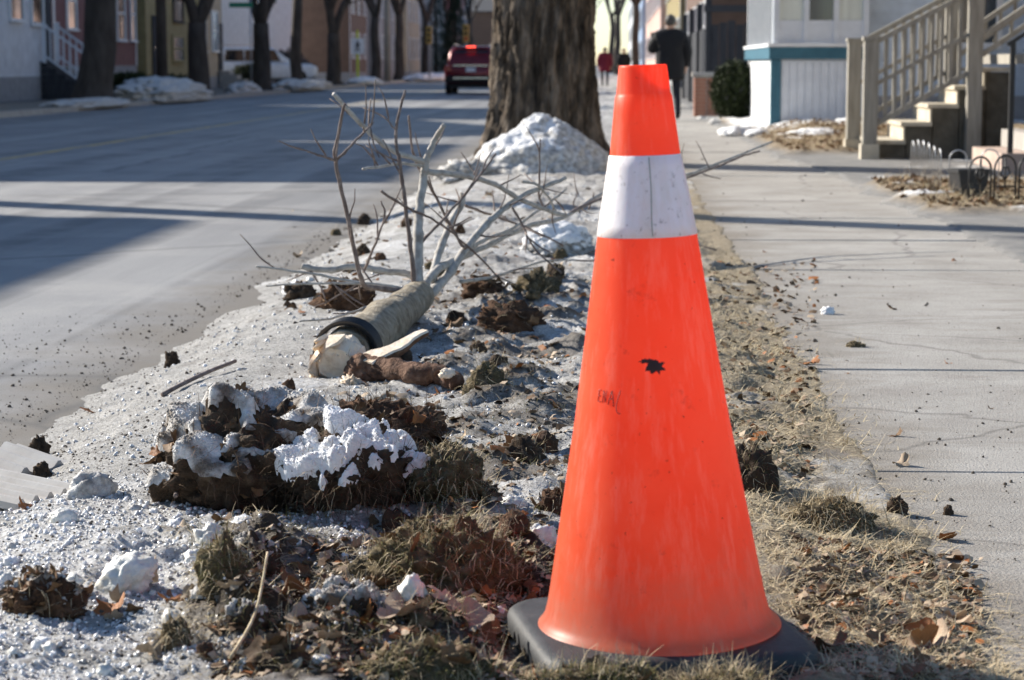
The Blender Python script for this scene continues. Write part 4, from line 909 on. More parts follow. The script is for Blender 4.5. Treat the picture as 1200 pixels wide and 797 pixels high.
def big_tree():
    g = gnd(640, 190, 0); bx, by = -0.715, 21.3
    root = empty('street_tree', (bx, by, 0), label='thick-trunked old street tree with rough bark, snow heaped at its foot', cat='tree')
    nz, nt_ = 150, 190; zs = np.linspace(-.1, 4.2, nz) ; th = np.linspace(0, 2*np.pi, nt_, endpoint=False)
    TH, ZZ = np.meshgrid(th, zs); r = .425 + .36 * np.exp(-np.clip(ZZ, 0, 9) / .22) * (.6 + .5 * np.cos(5 * TH + .6)) * .55 + .05 * np.exp(-np.clip(ZZ, 0, 9) / .8) - .012 * ZZ
    P = np.stack([np.cos(TH) * 9, np.sin(TH) * 9, ZZ * 1.7], -1)
    rd = 1 - np.abs(fbm(P, 4, 5, .6)) * 2.2; pl = fbm(np.stack([np.cos(TH) * 2.2, np.sin(TH) * 2.2, ZZ * .8], -1), 3, 8)
    r = r + .085 * rd + .06 * pl + .012 * fbm(np.stack([np.cos(TH) * 22, np.sin(TH) * 22, ZZ * 9], -1), 3, 12)
    X = r * np.cos(TH) + .02 * ZZ; Y = r * np.sin(TH); idx = np.arange(nz * nt_).reshape(nz, nt_); nx_ = np.roll(idx, -1, 1)
    F = np.stack([idx[:-1], nx_[:-1], nx_[1:], idx[1:]], -1).reshape(-1, 4)
    link('trunk', mesh_np('trunk', np.stack([X, Y, ZZ], -1).reshape(-1, 3), F, 'bark', True), root)
    rr = random.Random(3); cr = MB()
    def grow(p, d, L, r0, lv):
        P = [p]; q = p
        for i in range(6): d = (d + Vector((rr.gauss(0, .1), rr.gauss(0, .1), .03))).normalized(); q = q + d * L / 6; P.append(q)
        cr.tube(P, [r0 * (1 - .4 * i / 6) for i in range(7)], max(5, 12 - 2 * lv))
        if lv < 4:
            for k in range(3):
                a = rr.uniform(0, 6.28); ax = d.cross(Vector((math.cos(a), math.sin(a), .2))).normalized()
                grow(P[-1] if k < 2 else P[4], (d + ax * rr.uniform(.4, .9)).normalized(), L * rr.uniform(.6, .8), r0 * .6 * rr.uniform(.6, .9), lv + 1)
    for k in range(4):
        a = k * 1.6 + .4; grow(Vector((bx + .08, by, 3.9)), Vector((math.cos(a) * .6, math.sin(a) * .6, 1)).normalized(), 3.2, .27, 1)
    cr.build('crown', 'bark', root, True)
    # snow mound
    g = Vector((px(636 - 720, 18.6), 18.9, 0)); V, F, n0 = blob_np((.54, .55, .40), .16, 1.5, 15, 6, .25, 4, .10)
    zc = V[:, 2].copy(); k = 1 - .30 * sst(.12, .5, zc); V[:, 0] *= k * 1.08; V[:, 1] *= k
    P3 = V * 9; V += np_normals(V, F) * (.011 * fbm(P3, 4, 4))[:, None]
    o = link('snow_mound', mesh_np('snow_mound', V, F, 'snow_dirty', True), None, (g.x, g.y, -.03), label='pointed mound of old dirty snow against the foot of the big tree', cat='snow mound')
    snow_cap(V, F, n0, o, None, 3, thr=.98, side=(-.8, 0), th=.008)  # white cap on the left side stands in for the sunlit rim
big_tree()

# ------------------------------------------------------------------ houses
def clap(mb, x, y0, y1, z0, z1, nx, course=.13, d=.018):
    """clapboard wall in the plane x, facing nx (+1/-1 along X)"""
    z = z0
    while z < z1 - .01:
        zt = min(z + course, z1); a = x + nx * d
        mb.add([(a, y0, z), (a, y1, z), (x + nx * .002, y1, zt), (x + nx * .002, y0, zt), (x, y0, z), (x, y1, z)], [(0, 1, 2, 3), (0, 4, 5, 1)]); z = zt
def clap_y(mb, y, x0, x1, z0, z1, ny, course=.13, d=.018):
    z = z0
    while z < z1 - .01:
        zt = min(z + course, z1); a = y + ny * d
        mb.add([(x0, a, z), (x1, a, z), (x1, y + ny * .002, zt), (x0, y + ny * .002, zt), (x0, y, z), (x1, y, z)], [(0, 1, 2, 3), (0, 4, 5, 1)]); z = zt
def window(root, x, y0, y1, z0, z1, nx, frame='paint_white', pane='pane_dark', t=.09, mid=True, curtain=None):
    b = MB(); s = sorted
    def bx(a0, a1, ya, yb, za, zb): b.box(min(x + nx*a0, x + nx*a1), max(x + nx*a0, x + nx*a1), ya, yb, za, zb)
    bx(.0, .06, y0 - t, y0, z0 - t, z1 + t); bx(.0, .06, y1, y1 + t, z0 - t, z1 + t); bx(.0, .06, y0, y1, z1, z1 + t); bx(.0, .06, y0, y1, z0 - t, z0)
    if mid: bx(.022, .05, y0, y1, (z0+z1)/2 - .03, (z0+z1)/2 + .03)
    w = b.build('window', frame, root)
    p = MB(); p.box(min(x+nx*.005, x+nx*.02), max(x+nx*.005, x+nx*.02), y0, y1, z0, z1); p.build('pane', pane, w)
    sl = MB(); sl.box(min(x+nx*.061, x+nx*.12), max(x+nx*.061, x+nx*.12), y0 - t, y1 + t, z0 - t, z0 - t + .05); sl.build('sill', frame, w)
    return w
def house(label, y0, y1, xf, depth, h, sid, side=1, roofh=2.2, wins=(), doors=(), found=.45, flat=False, group=None, trim='paint_white', steps=False, cat='house', courses=None, autowin=False):
    """facade in plane x = xf, facing +X when side=1 (left row) or -X when side=-1 (right row)"""
    root = empty('house', (xf - side * depth / 2, (y0 + y1) / 2, 0), label=label, cat=cat, group=group)
    xb = xf - side * depth; xa, xc = min(xf, xb), max(xf, xb)
    w = MB(); w.box(xa + .004, xc - .004, y0, y1, found, h); clap(w, xf, y0, y1, found, min(h, 6 if courses is None else courses), side)
    clap_y(w, y0, xa, xc, found, min(h, 6), -1)
    if not flat:                                    # gable ends
        ym = (y0 + y1) / 2
        w.add([(xf, y0, h), (xf, y1, h), (xf, ym, h + roofh), (xb, y0, h), (xb, y1, h), (xb, ym, h + roofh)], [(0, 1, 2), (3, 4, 5)])
    w.build('wall', sid, root)
    f = MB(); f.box(xa - .02, xc + .02, y0 - .02, y1 + .02, -.05, found); f.build('foundation', 'foundation', root)
    r = MB()
    if flat:
        r.box(xa - .25, xc + .25, y0 - .25, y1 + .25, h, h + .28)
    else:
        ym = (y0 + y1) / 2; e = .35; sl = roofh / ((y1 - y0) / 2)
        for sg in (-1, 1):
            ye = ym + sg * ((y1 - y0) / 2 + e); ze = h - e * sl
            P = [(xa - .3, ye, ze), (xc + .3, ye, ze), (xc + .3, ym, h + roofh), (xa - .3, ym, h + roofh)]
            r.add(P + [(a, b, c + .14) for a, b, c in P], [(0,3,2,1),(4,5,6,7),(0,1,5,4),(1,2,6,5),(2,3,7,6),(3,0,4,7)])
    rf = r.build('roof', 'roof_dark', root)
    if not flat:
        ch = MB(); cx = xb + side * 1.2; ch.box(cx - .3, cx + .3, (y0+y1)/2 + .5, (y0+y1)/2 + 1.1, h, h + roofh + .7); ch.build('chimney', 'brick_plain', rf)
    for x_ in (y0, y1):
        t = MB(); t.box(min(xf, xf + side*.035), max(xf, xf + side*.035), min(x_, x_ + (.12 if x_ == y0 else -.12)), max(x_, x_ + (.12 if x_ == y0 else -.12)), found, h - .02); t.build('corner_board', trim, root)
    if autowin:
        n = max(2, int((y1 - y0) / 2.6))
        for fl in range(int((h - .6) / 2.7)):
            for k in range(n):
                yc = y0 + (k + .5) * (y1 - y0) / n; window(root, xf + side*.02, yc - .42, yc + .42, 1.35 + fl*2.7, 2.75 + fl*2.7, side, trim)
    for wd_ in wins: window(root, xf + side*.02, *wd_[:4], side, *(wd_[4:]))
    for (ya, yb, zt) in doors:
        d = MB(); d.box(min(xf + side*.02, xf + side*.07), max(xf + side*.02, xf + side*.07), ya, yb, found + .25, zt); dd = d.build('door', 'dark_wood', root)
        hnd = MB(); hnd.box(min(xf + side*.07, xf + side*.12), max(xf + side*.07, xf + side*.12), ya + .08, ya + .14, found + 1.2, found + 1.3); hnd.build('handle', 'chrome', dd)
        if steps:
            s_ = MB()
            for i in range(4): s_.box(min(xf + side*.08, xf + side*(1.4 - .3*i)), max(xf + side*.08, xf + side*(1.4 - .3*i)), ya - .2, yb + .2, .0 + i*.17, .17 + i*.17 - .003)
            s_.build('steps', 'concrete_old', root)
    return root
# --- far side of the street (left)
LX = -16.0
hw = house('white clapboard house with grey base and white railed front stairs', 50.0, 60.4, LX + .35, 5.5, 7.4, 'siding_white', 1, 1.6, found=.62,
      wins=[(56.2, 57.35, 2.12, 3.9, 'paint_white', 'pane_mid'), (58.3, 59.4, 2.05, 3.9, 'paint_white', 'pane_dark'), (52.5, 53.7, 2.1, 3.8)], doors=[(59.65, 60.25, 3.2)])
hm = house('dark maroon clapboard house with white framed windows behind the thick street tree', 62.0, 72.8, LX, 6, 4.6, 'siding_maroon', 1, flat=True, found=.9,
      wins=[(63.5, 64.5, 2.0, 3.6), (69.9, 71.0, 1.75, 3.4, 'paint_white', 'pane_mid'), (71.9, 72.5, 1.75, 3.4, 'paint_white', 'pane_mid')])
ho = house('olive yellow clapboard house behind the dark utility pole', 73.3, 82.8, LX + .2, 6, 7.6, 'siding_olive', 1, found=.25, trim='siding_olive',
      wins=[(78.0, 79.6, 2.5, 4.0, 'dark_wood', 'pane_dark'), (77.8, 79.7, 1.1, 1.9, 'siding_olive', 'pane_mid')], doors=[(74.3, 75.2, 2.6)])
ht = house('narrow tan house with a wooden side stair next to the olive house', 84.4, 90.0, LX - .2, 6, 7.2, 'siding_tan', 1, wins=[(85.2, 86.2, 1.5, 3.0, 'paint_white', 'pane_mid'), (87.6, 88.8, 1.5, 3.0, 'paint_white', 'pane_mid')], doors=[(89.0, 89.8, 2.6)], steps=True)
hb = house('large plain white building across the street behind the bare trees', 97, 128, LX - 2.5, 8, 7.8, 'siding_white', 1, flat=True, found=.2, wins=[(104, 105.2, 4.2, 5.6), (118, 119.2, 4.2, 5.6)])
for i, (a, b, h_, sd, lb) in enumerate(((132, 141, 7.5, 'siding_brown', 'brown house beyond the white building'), (143, 153, 6.5, 'siding_grey', 'grey house beyond the brown house'), (156, 166, 8, 'siding_tan', 'tan house beyond the crossing sign'),
                       (169, 180, 6.5, 'siding_brown', 'dark brown house far down the street'), (184, 198, 8, 'siding_grey', 'tall grey house far down the street'), (202, 216, 7, 'siding_maroon', 'maroon house near the end of the street'), (220, 240, 9, 'siding_brown', 'tall brown house near the end of the street'))):
    house(lb, a, b, LX + (i % 3) * .6, 6, h_, sd, 1, autowin=True)
for i, (a, b, h_, sd, lb) in enumerate(((4.5, 22.2, 7.3, 'siding_white', 'unseen white house across the street facing the cone, sized for its shadow on the road'), (28.0, 37, 7.8, 'siding_grey', 'unseen grey house across the street facing the big tree, sized for its shadow on the road'), (37.8, 48.8, 7.0, 'siding_tan', 'unseen tan house across the street beside the white house, sized for its shadow on the road'))):  # houses out of view, put in and sized to shade the road
    house(lb, a, b, LX - .2, 5.5, h_, sd, 1, 1.7, autowin=True, flat=i < 2)
# stairs with balusters in front of the white house
def rail(root, a, b, h, n, mat, r=.035, post=.09, bal=.035, name='railing', posts=True):
    a, b = Vector(a), Vector(b); q = MB(); q.bar(a + Z*h, b + Z*h, .07, .05); o = q.build('handrail', mat, root)
    q = MB(); q.bar(a + Z*.18, b + Z*.18, .05, .05); q.build('bottom_rail', mat, root)
    for i in range(1, n):
        p = a + (b - a) * i / n; q = MB(); q.box(p.x - bal/2, p.x + bal/2, p.y - bal/2, p.y + bal/2, p.z + .19, p.z + h - .02); q.build('baluster', mat, root)
    if posts:
        for p in (a, b): q = MB(); q.box(p.x - post/2, p.x + post/2, p.y - post/2, p.y + post/2, p.z - .02, p.z + h + .1); q.build('newel_post', mat, root)
st_ = empty('front_stairs', (-15.0, 59.9, 0), label='white railed wooden stairs leading up to the white clapboard house', cat='stairs')
for i in range(6):
    q = MB(); q.box(-15.62, -14.2 - .25*i, 59.1, 60.4, .17*i, .17*i + .165); q.build('step', 'dark_wood', st_)
for yy in (59.05, 60.5): rail(st_, (-15.5, yy, 1.0), (-14.1, yy, 0.0), 1.0, 8, 'paint_white_shaded')

# --- trees, poles and signs on the far side
def street_tree(u, d, x, h, r, seed, label, lean=(0, 0), group=None):
    root = empty('bare_tree', (x, d, 0), label=label, cat='tree', group=group); limb_tree(root, (x, d, -.05), h, r, seed, 'bark_far', lean=lean)
street_tree(0, 55.2, -13.25, 4.6, .42, 3, 'thick dark leaning street tree in front of the maroon house', (.09, 0))
street_tree(0, 69.0, -13.2, 2.3, .34, 4, 'dark forked street tree in front of the olive house', (.0, 0))
street_tree(0, 81.5, -13.2, 2.5, .34, 5, 'forked bare tree nearest the wooden side stair of the tan house')
street_tree(0, 91, -13.3, 3.8, .24, 6, 'slim straight bare tree in front of the white building', (.03, 0))
street_tree(0, 101, -13.0, 2.4, .33, 7, 'wide forked bare tree in front of the white building')
for i, (x, y_, h_) in enumerate(((-12.9, 118, 3.5), (-13.2, 134, 4), (-12.9, 150, 4), (-13, 172, 4), (-13, 196, 5), (-9, 236, 5), (-4, 262, 5), (-11, 250, 6), (1.4, 150, 5), (.2, 190, 5), (-.4, 232, 6), (-18, 270, 6), (-7, 290, 6), (3, 280, 6))):
    street_tree(0, y_, x, h_, .26 + .02 * (i % 4), 20 + i, ['bare tree between the large white building and the far pole', 'bare tree in front of the brown house beyond the white building', 'bare tree in front of the grey house beyond the brown house', 'bare tree in front of the dark brown far house', 'tall bare tree in front of the tall grey far house', 'bare tree standing where the road fades out', 'bare tree at the end of the street beyond the road', 'tall bare tree near the tall brown house at the street end',
        'bare tree on the sidewalk side before the long pinkish house', 'bare tree on the verge before the pale blue building', 'tall bare tree on the verge before the white end building', 'tall bare tree left of the buildings closing the street', 'tall bare tree in front of the buildings closing the street', 'tall bare tree beside the white building at the sidewalk end'][i], group='bare trees far down the street')
def fir(x, y, h, label):
    root = empty('fir_tree', (x, y, 0), label=label, cat='tree'); MB().tube([(x, y, -.05), (x, y, h)], [.18, .03], 8).build('trunk', 'bark_far', root, True)
    n = 7000; t = rng.uniform(0, 1, n) ** .7; zz = .5 + (h - .5) * (1 - t); r = (h * .26) * (1 - zz / h) * rng.uniform(.3, 1, n) ** .5 * (1 + .3 * np.sin(zz * 7)); a = rng.uniform(0, 6.3, n)
    P = np.stack([x + r*np.cos(a), y + r*np.sin(a), zz], -1); V, F = ribbons(P, a + rng.normal(0, .5, n), rng.uniform(.2, .5, n), np.full(n, .05), rng.normal(-.25, .3, n), np.full(n, .1), rng, 2)
    o = link('crown', mesh_np('crown', V - np.array([x, y, 0]), F, 'fir_leaf'), root)
fir(-11.5, 158, 6.5, 'dark green fir tree beyond the red car'); fir(-14.4, 176, 7.5, 'tall dark fir tree far behind the crossing sign')
def pole(x, y, h, r, label, mat='wood_grey'):
    root = empty('utility_pole', (x, y, 0), label=label, cat='utility pole'); MB().tube([(x, y, -.1), (x, y, h*.5), (x, y, h)], [r, r*.85, r*.7], 14).build('pole', mat, root, True)
    q = MB(); q.box(x - 1.1, x + 1.1, y - .06, y + .06, h - .7, h - .58); q.build('crossarm', 'wood_grey', root)
    for k in (-.95, -.4, .4, .95): MB().lathe([(.03, 0), (.05, .05), (.04, .1), (.05, .14), (.02, .18)], 8, (x + k, y, h - .58), True).build('insulator', 'pane_mid', root, True)
pole(-13.35, 64.2, 9, .17, 'dark utility pole in front of the olive house', 'bark_far'); pole(-12.9, 124, 9, .2, 'grey utility pole beyond the crossing sign')
pole(-13.4, 21.6, 10.5, .30, 'unseen stout grey pole across the street, added for its shadow on the sidewalk')  # out-of-view pole, added and thickened to cast the sidewalk shadow
def sign():
    x, y = -12.7, 108; root = empty('crossing_sign', (x, y, 0), label='white square pedestrian crossing sign on a lime yellow post', cat='sign')
    MB().box(x - .05, x + .05, y - .04, y + .04, -.05, 2.6).build('post', 'post_lime', root)
    q = MB().box(x - .33, x + .33, y - .075, y - .045, 1.45, 2.2).build('plate', 'sign_white', root, bev=.01)
    f = MB(); yy0, yy1 = y - .082, y - .076                       # walking figure
    f.lathe([(.0, 0), (.055, .0), (.055, .004), (0, .004)], 14, (0, 0, 0)); f.v = [(x + a, yy0 + c, 2.03 + b) for a, b, c in f.v]
    f.prism([(x-.05, 1.98), (x+.06, 1.98), (x+.05, 1.78), (x-.05, 1.78)], yy0, yy1, 1)
    f.prism([(x-.05, 1.78), (x+.02, 1.78), (x-.08, 1.54), (x-.14, 1.54)], yy0 - .001, yy1, 1); f.prism([(x-.0, 1.78), (x+.05, 1.78), (x+.13, 1.54), (x+.07, 1.54)], yy0 - .002, yy1, 1)
    f.prism([(x-.05, 1.97), (x-.03, 1.9), (x-.13, 1.8), (x-.15, 1.83)], yy0 - .003, yy1, 1); f.prism([(x+.06, 1.97), (x+.04, 1.9), (x+.12, 1.82), (x+.15, 1.86)], yy0 - .004, yy1, 1)
    f.build('pedestrian_symbol', 'sign_black', q)
sign()
ss = empty('street_name_sign', (-13.0, 78, 0), label='green street name blade on a thin grey post by the far sidewalk', cat='sign')
MB().tube([(-13.0, 78, -.05), (-13.0, 78, 3.3)], .03, 8).build('post', 'galvanised', ss, True); MB().box(-13.75, -12.9, 77.94, 77.965, 2.95, 3.12).build('plate', 'sign_green', ss)
for i, (x, y_, z0) in enumerate(((-11.2, 132, 2.25), (-8.7, 128, 2.3))):
    sg = empty('traffic_signal', (x, y_, 0), label=['yellow traffic signal box on a far pole left of the fir', 'orange-yellow traffic signal head above the red car'][i], cat='traffic signal')
    MB().tube([(x, y_ + .2, -.15), (x, y_ + .2, z0 + 1.2)], .06, 8).build('post', 'siding_grey', sg, True)
    q = MB().box(x - .17, x + .17, y_ - .12, y_ + .12, z0 - .1, z0 + .95).build('housing', 'signal_yellow', sg, bev=.02)
    for k in range(3): MB().lathe([(0, 0), (.11, 0), (.11, .02), (0, .02)], 14, (0, 0, 0)).build('lens', 'sign_black' if k else ('tail_lens' if i else 'sign_black'), q, world=False).location = (x - sg.location.x, y_ - .14 - sg.location.y, z0 + .12 + .3*k)
    for o in q.children: o.rotation_euler = (R(90), 0, 0)
# far-side snow banks and shrubs
def bank(x, y, sx, sy, sz, seed, label, mat='snow_dirty'):
    V, F, n0 = blob_np((sx, sy, sz), .22, 2.0, seed, 5, .25, 5, .3); o = link('snow_bank', mesh_np('snow_bank', V, F, mat, True), None, (x, y, -.05), label=label, cat='snow bank'); return o
bank(-12.7, 61, 1.0, 4.5, .5, 301, 'snow bank at the kerb beside the thick leaning tree'); bank(-12.6, 52, .6, 3.5, .16, 302, 'low icy snow ridge along the far kerb')
bank(-12.8, 75, .5, 2.2, .30, 303, 'small snow bank at the kerb by the olive house'); bank(-12.5, 86, .8, 5, .32, 304, 'snow bank at the kerb beside the tan house')
bank(-12.4, 108.5, .8, 3, .3, 305, 'snow bank at the foot of the crossing sign', 'snow'); bank(-11.8, 140, 1.2, 12, .35, 306, 'long low snow bank far down the kerb', 'snow'); bank(-13.4, 96, .8, 4, .28, 307, 'snow bank between the two forked trees'); bank(-9, 190, 2.2, 18, .35, 308, 'farthest snow bank beside the road', 'snow')
def shrub(x, y, r, h, n, label, mat='hedge_leaf', seed=1, L=.09):
    rg_ = np.random.default_rng(seed); root = empty('shrub', (x, y, 0), label=label, cat='shrub')
    q = MB()
    for k in range(9):
        a = k * .7; q.tube([(x, y, -.02), (x + .4*r*math.cos(a), y + .4*r*math.sin(a), h*.5), (x + .75*r*math.cos(a), y + .75*r*math.sin(a), h*.85)], [.02, .014, .006], 6)
    q.build('stems', 'bark_far', root, True)
    d = rg_.normal(0, 1, (n, 3)); d /= np.linalg.norm(d, axis=1, keepdims=True); rad = rg_.uniform(.45, 1, n) ** .4 * (1 + .25 * fbm(d * 2.2 + seed, 3, seed))
    P = d * rad[:, None] * np.array([r, r, h * .52]) + np.array([0, 0, h * .5]); P = P[P[:, 2] > .02]; n = len(P)
    V, F = ribbons(P, rg_.uniform(0, 6.3, n), rg_.uniform(.5, 1.2, n) * L, np.full(n, L * .55), rg_.normal(.5, .6, n), np.full(n, .2), rg_, 2)
    link('crown', mesh_np('crown', V, F, mat), root)
shrub(-14.9, 66.5, .75, .62, 2500, 'low dark shrub in front of the maroon house', seed=5, L=.16); shrub(-14.6, 71.5, .9, .55, 2500, 'low dark shrub between the pole and the forked tree', seed=6, L=.16); shrub(-15.2, 90.8, .8, .9, 2200, 'dark shrub beside the slim straight tree', seed=7, L=.16); shrub(-15.2, 101, 1.1, 1.5, 2600, 'tall brown shrub in front of the white building', 'bark_twig', 8, .2)

# ------------------------------------------------------------------ near side (right)
def teal_house():
    root = house('pale blue clapboard house beyond the wooden porch stairs', 31.6, 41.5, 3.6, 8, 7.5, 'siding_pale', -1, 1.8, found=.5, wins=[(33, 34.2, 2.4, 4.2, 'paint_white', 'pane_mid'), (36.6, 37.8, 2.4, 4.2, 'paint_white', 'pane_mid')], autowin=False)
    for xx in (4.6, 5.9, 7.6, 9.2):       # windows in the side wall toward the stairs
        w = MB(); a, b, z0, z1 = xx, xx + .8, 1.25, 2.9; y = 31.6 - .02
        w.box(a-.09, a, y-.06, y, z0-.09, z1+.09); w.box(b, b+.09, y-.06, y, z0-.09, z1+.09); w.box(a, b, y-.06, y, z1, z1+.09); w.box(a, b, y-.06, y, z0-.09, z0); w.box(a, b, y-.05, y-.02, 2.05, 2.1)
        o = w.build('window', 'paint_white', root); p = MB(); p.box(a, b, y-.02, y-.005, z0, z1); p.build('pane', 'pane_mid', o)
    po = empty('enclosed_porch', (2.9, 34.2, 0), label='enclosed white porch with teal trim and vertical boarded base', cat='porch')
    x0, x1, y0, y1 = 2.22, 3.58, 31.3, 37.2; zt = 1.02
    f = MB(); f.box(x0 + .03, x1, y0 + .03, y1 - .03, -.03, zt); f.build('base_core', 'paint_white_shaded', po)
    n = 11; w = (x1 - x0 - .14) / n
    for k in range(n): MB().box(x0 + .14 + k*w + .004, x0 + .14 + (k+1)*w - .004, y0 + .012, y0 + .029, .02, zt - .02).build('board', 'paint_white_shaded', po)  # boards turned from the sun, painted in the shaded white
    m_ = 12; w = (y1 - y0 - .2) / m_
    for k in range(m_): MB().box(x0 + .010, x0 + .029, y0 + .16 + k*w + .008, y0 + .16 + (k+1)*w - .008, .02, zt - .02).build('board', 'paint_white', po)
    MB().box(x0 - .01, x0 + .13, y0 - .01, y0 + .15, -.02, zt - .004).build('corner_post', 'paint_teal', po)
    t = MB(); t.box(x0 - .04, x1, y0 - .04, y1, zt, zt + .17); t.build('trim_band', 'paint_teal', po)
    sl = MB(); sl.box(x0 - .06, x1, y0 - .06, y1, zt + .172, zt + .22); sl.build('ledge', 'paint_white', po)
    z0, z1 = zt + .222, 3.5
    # window wall above: posts, sashes and panes
    for k in range(4):
        xx = x0 + .02 + k * (x1 - x0 - .1) / 3; MB().box(xx, xx + .08, y0, y0 + .08, z0, z1).build('mullion', 'paint_white_shaded', po)
    for k in range(3):
        xx = x0 + .10 + k * (x1 - x0 - .1) / 3; wdt = (x1 - x0 - .1) / 3 - .08
        q = MB(); q.box(xx, xx + wdt, y0 + .02, y0 + .06, z0, z0 + .32); q.build('panel', 'paint_white_shaded', po)
        p = MB(); p.box(xx, xx + wdt, y0 + .035, y0 + .045, z0 + .321, z1 - .05); p = p.build('pane', 'curtain' if k != 1 else 'pane_mid', po)
        for zz in (z0 + .75, z0 + 1.2): MB().box(xx, xx + wdt, y0 + .02, y0 + .033, zz, zz + .035).build('glazing_bar', 'paint_white', po)
    for k in range(9):
        yy = y0 + .1 + k * (y1 - y0 - .2) / 8; MB().box(x0, x0 + .08, yy, yy + .1, z0, z1).build('mullion', 'paint_white', po)
    p = MB(); p.box(x0 + .035, x0 + .045, y0 + .1, y1, z0, z1); p.build('pane', 'pane_mid', po)
    r = MB(); r.box(x0 - .3, x1, y0 - .3, y1 + .2, z1, z1 + .2); r.build('roof', 'roof_dark', po)
teal_house()
def stairs_right():
    root = empty('porch_stairs', (3.0, 22.6, 0), label='weathered wooden porch stairs with grey railings and square posts', cat='stairs')
    for i in range(5):
        x0 = 2.62 + .26 * i; t = MB(); t.box(x0 - .03, x0 + .28, 21.98, 23.32, .155 + .18*i, .195 + .18*i); t.build('tread', 'paint_cream', root)
        q = MB(); q.box(x0, x0 + .022, 22.02, 23.28, .0 if i == 0 else .0 + .18*i + .017, .152 + .18*i); q.build('riser', 'paint_cream', root)
        [MB().box(x0 + .03, x0 + .28, ya, ya + .03, -.02, .15 + .18*i).build('stringer', 'stringer_wood', root) for ya in (22.0, 23.27)]
    L = MB(); L.box(3.94, 5.6, 21.4, 23.9, .95, 1.05); L.build('landing', 'wood_grey', root)
    for yy in (21.9, 23.4):
        MB().box(2.46, 2.60, yy - .07, yy + .07, -.03, 1.18).build('newel_post', 'wood_grey', root)
        MB().box(2.445, 2.615, yy - .085, yy + .085, 1.18, 1.22).build('post_cap', 'wood_grey', root)
        MB().box(2.44, 2.62, yy - .09, yy + .09, -.03, .16).build('post_base', 'paint_cream', root)
        MB().box(3.48, 3.62, yy - .07, yy + .07, -.03, 3.2).build('porch_post', 'wood_grey', root)
        MB().bar((2.58, yy, 1.17), (3.5, yy, 1.66), .09, .05).build('handrail', 'wood_grey', root); MB().bar((2.6, yy, .36), (3.48, yy, .86), .06, .05).build('bottom_rail', 'wood_grey', root)
        MB().bar((2.6, yy, .76), (3.48, yy, 1.24), .05, .04).build('middle_rail', 'wood_grey', root)
        for k in range(9):
            x = 2.68 + k * .090; z = (x - 2.58) * .535; MB().box(x - .018, x + .018, yy - .018, yy + .018, .36 + z, 1.15 + z).build('baluster', 'wood_grey', root)
        [MB().box(3.75 + .15*k - .016, 3.75 + .15*k + .016, yy - .016, yy + .016, 1.06 + (.13 + .15*k)*.684 , 1.21 + (.13 + .15*k)*.684).build('baluster', 'wood_grey', root) for k in range(9)]
        MB().bar((3.62, yy - .001, 1.22), (5.2, yy - .001, 2.3), .08, .05).build('handrail', 'wood_grey', root); MB().bar((3.62, yy, 1.04), (5.2, yy, 2.12), .06, .05).build('bottom_rail', 'wood_grey', root)
    MB().box(3.55, 5.6, 21.83, 21.97, 2.9, 3.1).build('beam', 'wood_grey', root)
    # second, masonry stoop with iron railing next to it
    st = empty('masonry_stoop', (3.9, 20.2, 0), label='pinkish concrete stoop with black iron railing beside the wooden stairs', cat='stairs')
    for i in range(6): MB().box(3.42 + .27*i, 6.2, 19.5, 21.1, .0 + .17*i - (.02 if i == 0 else 0), .165 + .17*i).build('step', 'concrete_pink' if i % 2 == 0 else 'concrete_old', st)
    for k in range(7):
        x = 3.50 + .27*k; z = .17*k; MB().box(x - .022, x + .022, 19.53, 19.575, z*1.0 + .1, 1.15 + z).build('rail_post', 'black_iron', st)
    MB().bar((3.45, 19.55, 1.12), (5.3, 19.55, 2.28), .05, .035).build('handrail', 'black_iron', st)
    house('pale house behind the wooden porch stairs', 13.5, 29.5, 5.65, 7, 6.8, 'siding_tan', -1, 1.8, found=.9, wins=[(17, 18, 2.2, 3.8), (24.6, 25.7, 2.2, 3.8), (27, 28, 2.2, 3.8)], doors=[(21.9, 22.9, 3.2)])
stairs_right()
# looped black edging fence, wire edging, planter
def arch(x, y, rz, w, h, mat, r, parent, motif=True):
    P = [(-w/2, 0, -.03), (-w/2, 0, h - w/2)] + [(-w/2 * math.cos(t), 0, h - w/2 + w/2 * math.sin(t)) for t in np.linspace(.2, math.pi - .2, 9)] + [(w/2, 0, h - w/2), (w/2, 0, -.03)]
    c, s = math.cos(rz), math.sin(rz); tr = lambda p: (x + p[0]*c, y + p[0]*s, gy(x, y) + p[2])
    q = MB(); q.tube([tr(p) for p in P], r, 6); o = q.build('hoop', mat, parent, True)
    if motif:
        m_ = MB(); m_.tube([tr((0, 0, h*.25)), tr((0, 0, h*.95))], r*.8, 5)
        for sg in (-1, 1): m_.tube([tr((0, 0, h*.45)), tr((sg*w*.22, 0, h*.6)), tr((sg*w*.12, 0, h*.75)), tr((0, 0, h*.7))], r*.8, 5)
        m_.tube([tr((-w/2, 0, h*.3)), tr((w/2, 0, h*.3))], r*.8, 5); m_.build('scroll', mat, o, True)
def edging(name, label, pts, w, h, mat, r, motif, gap=1.06):
    root = empty(name, (pts[0][0], pts[0][1], 0), label=label, cat='edging fence')
    for (xa, ya), (xb, yb) in zip(pts[:-1], pts[1:]):
        L = math.hypot(xb - xa, yb - ya); n = max(1, int(L / (w * gap))); rz = math.atan2(yb - ya, xb - xa)
        for k in range(n): t = (k + .5) / n; arch(xa + (xb-xa)*t, ya + (yb-ya)*t, rz, w, h, mat, r, root, motif)
edging('border_fence', 'black hooped metal border fence along the garden bed', [(2.30, 14.35), (4.6, 15.5)], .17, .29, 'black_iron', .008, True, 1.12)
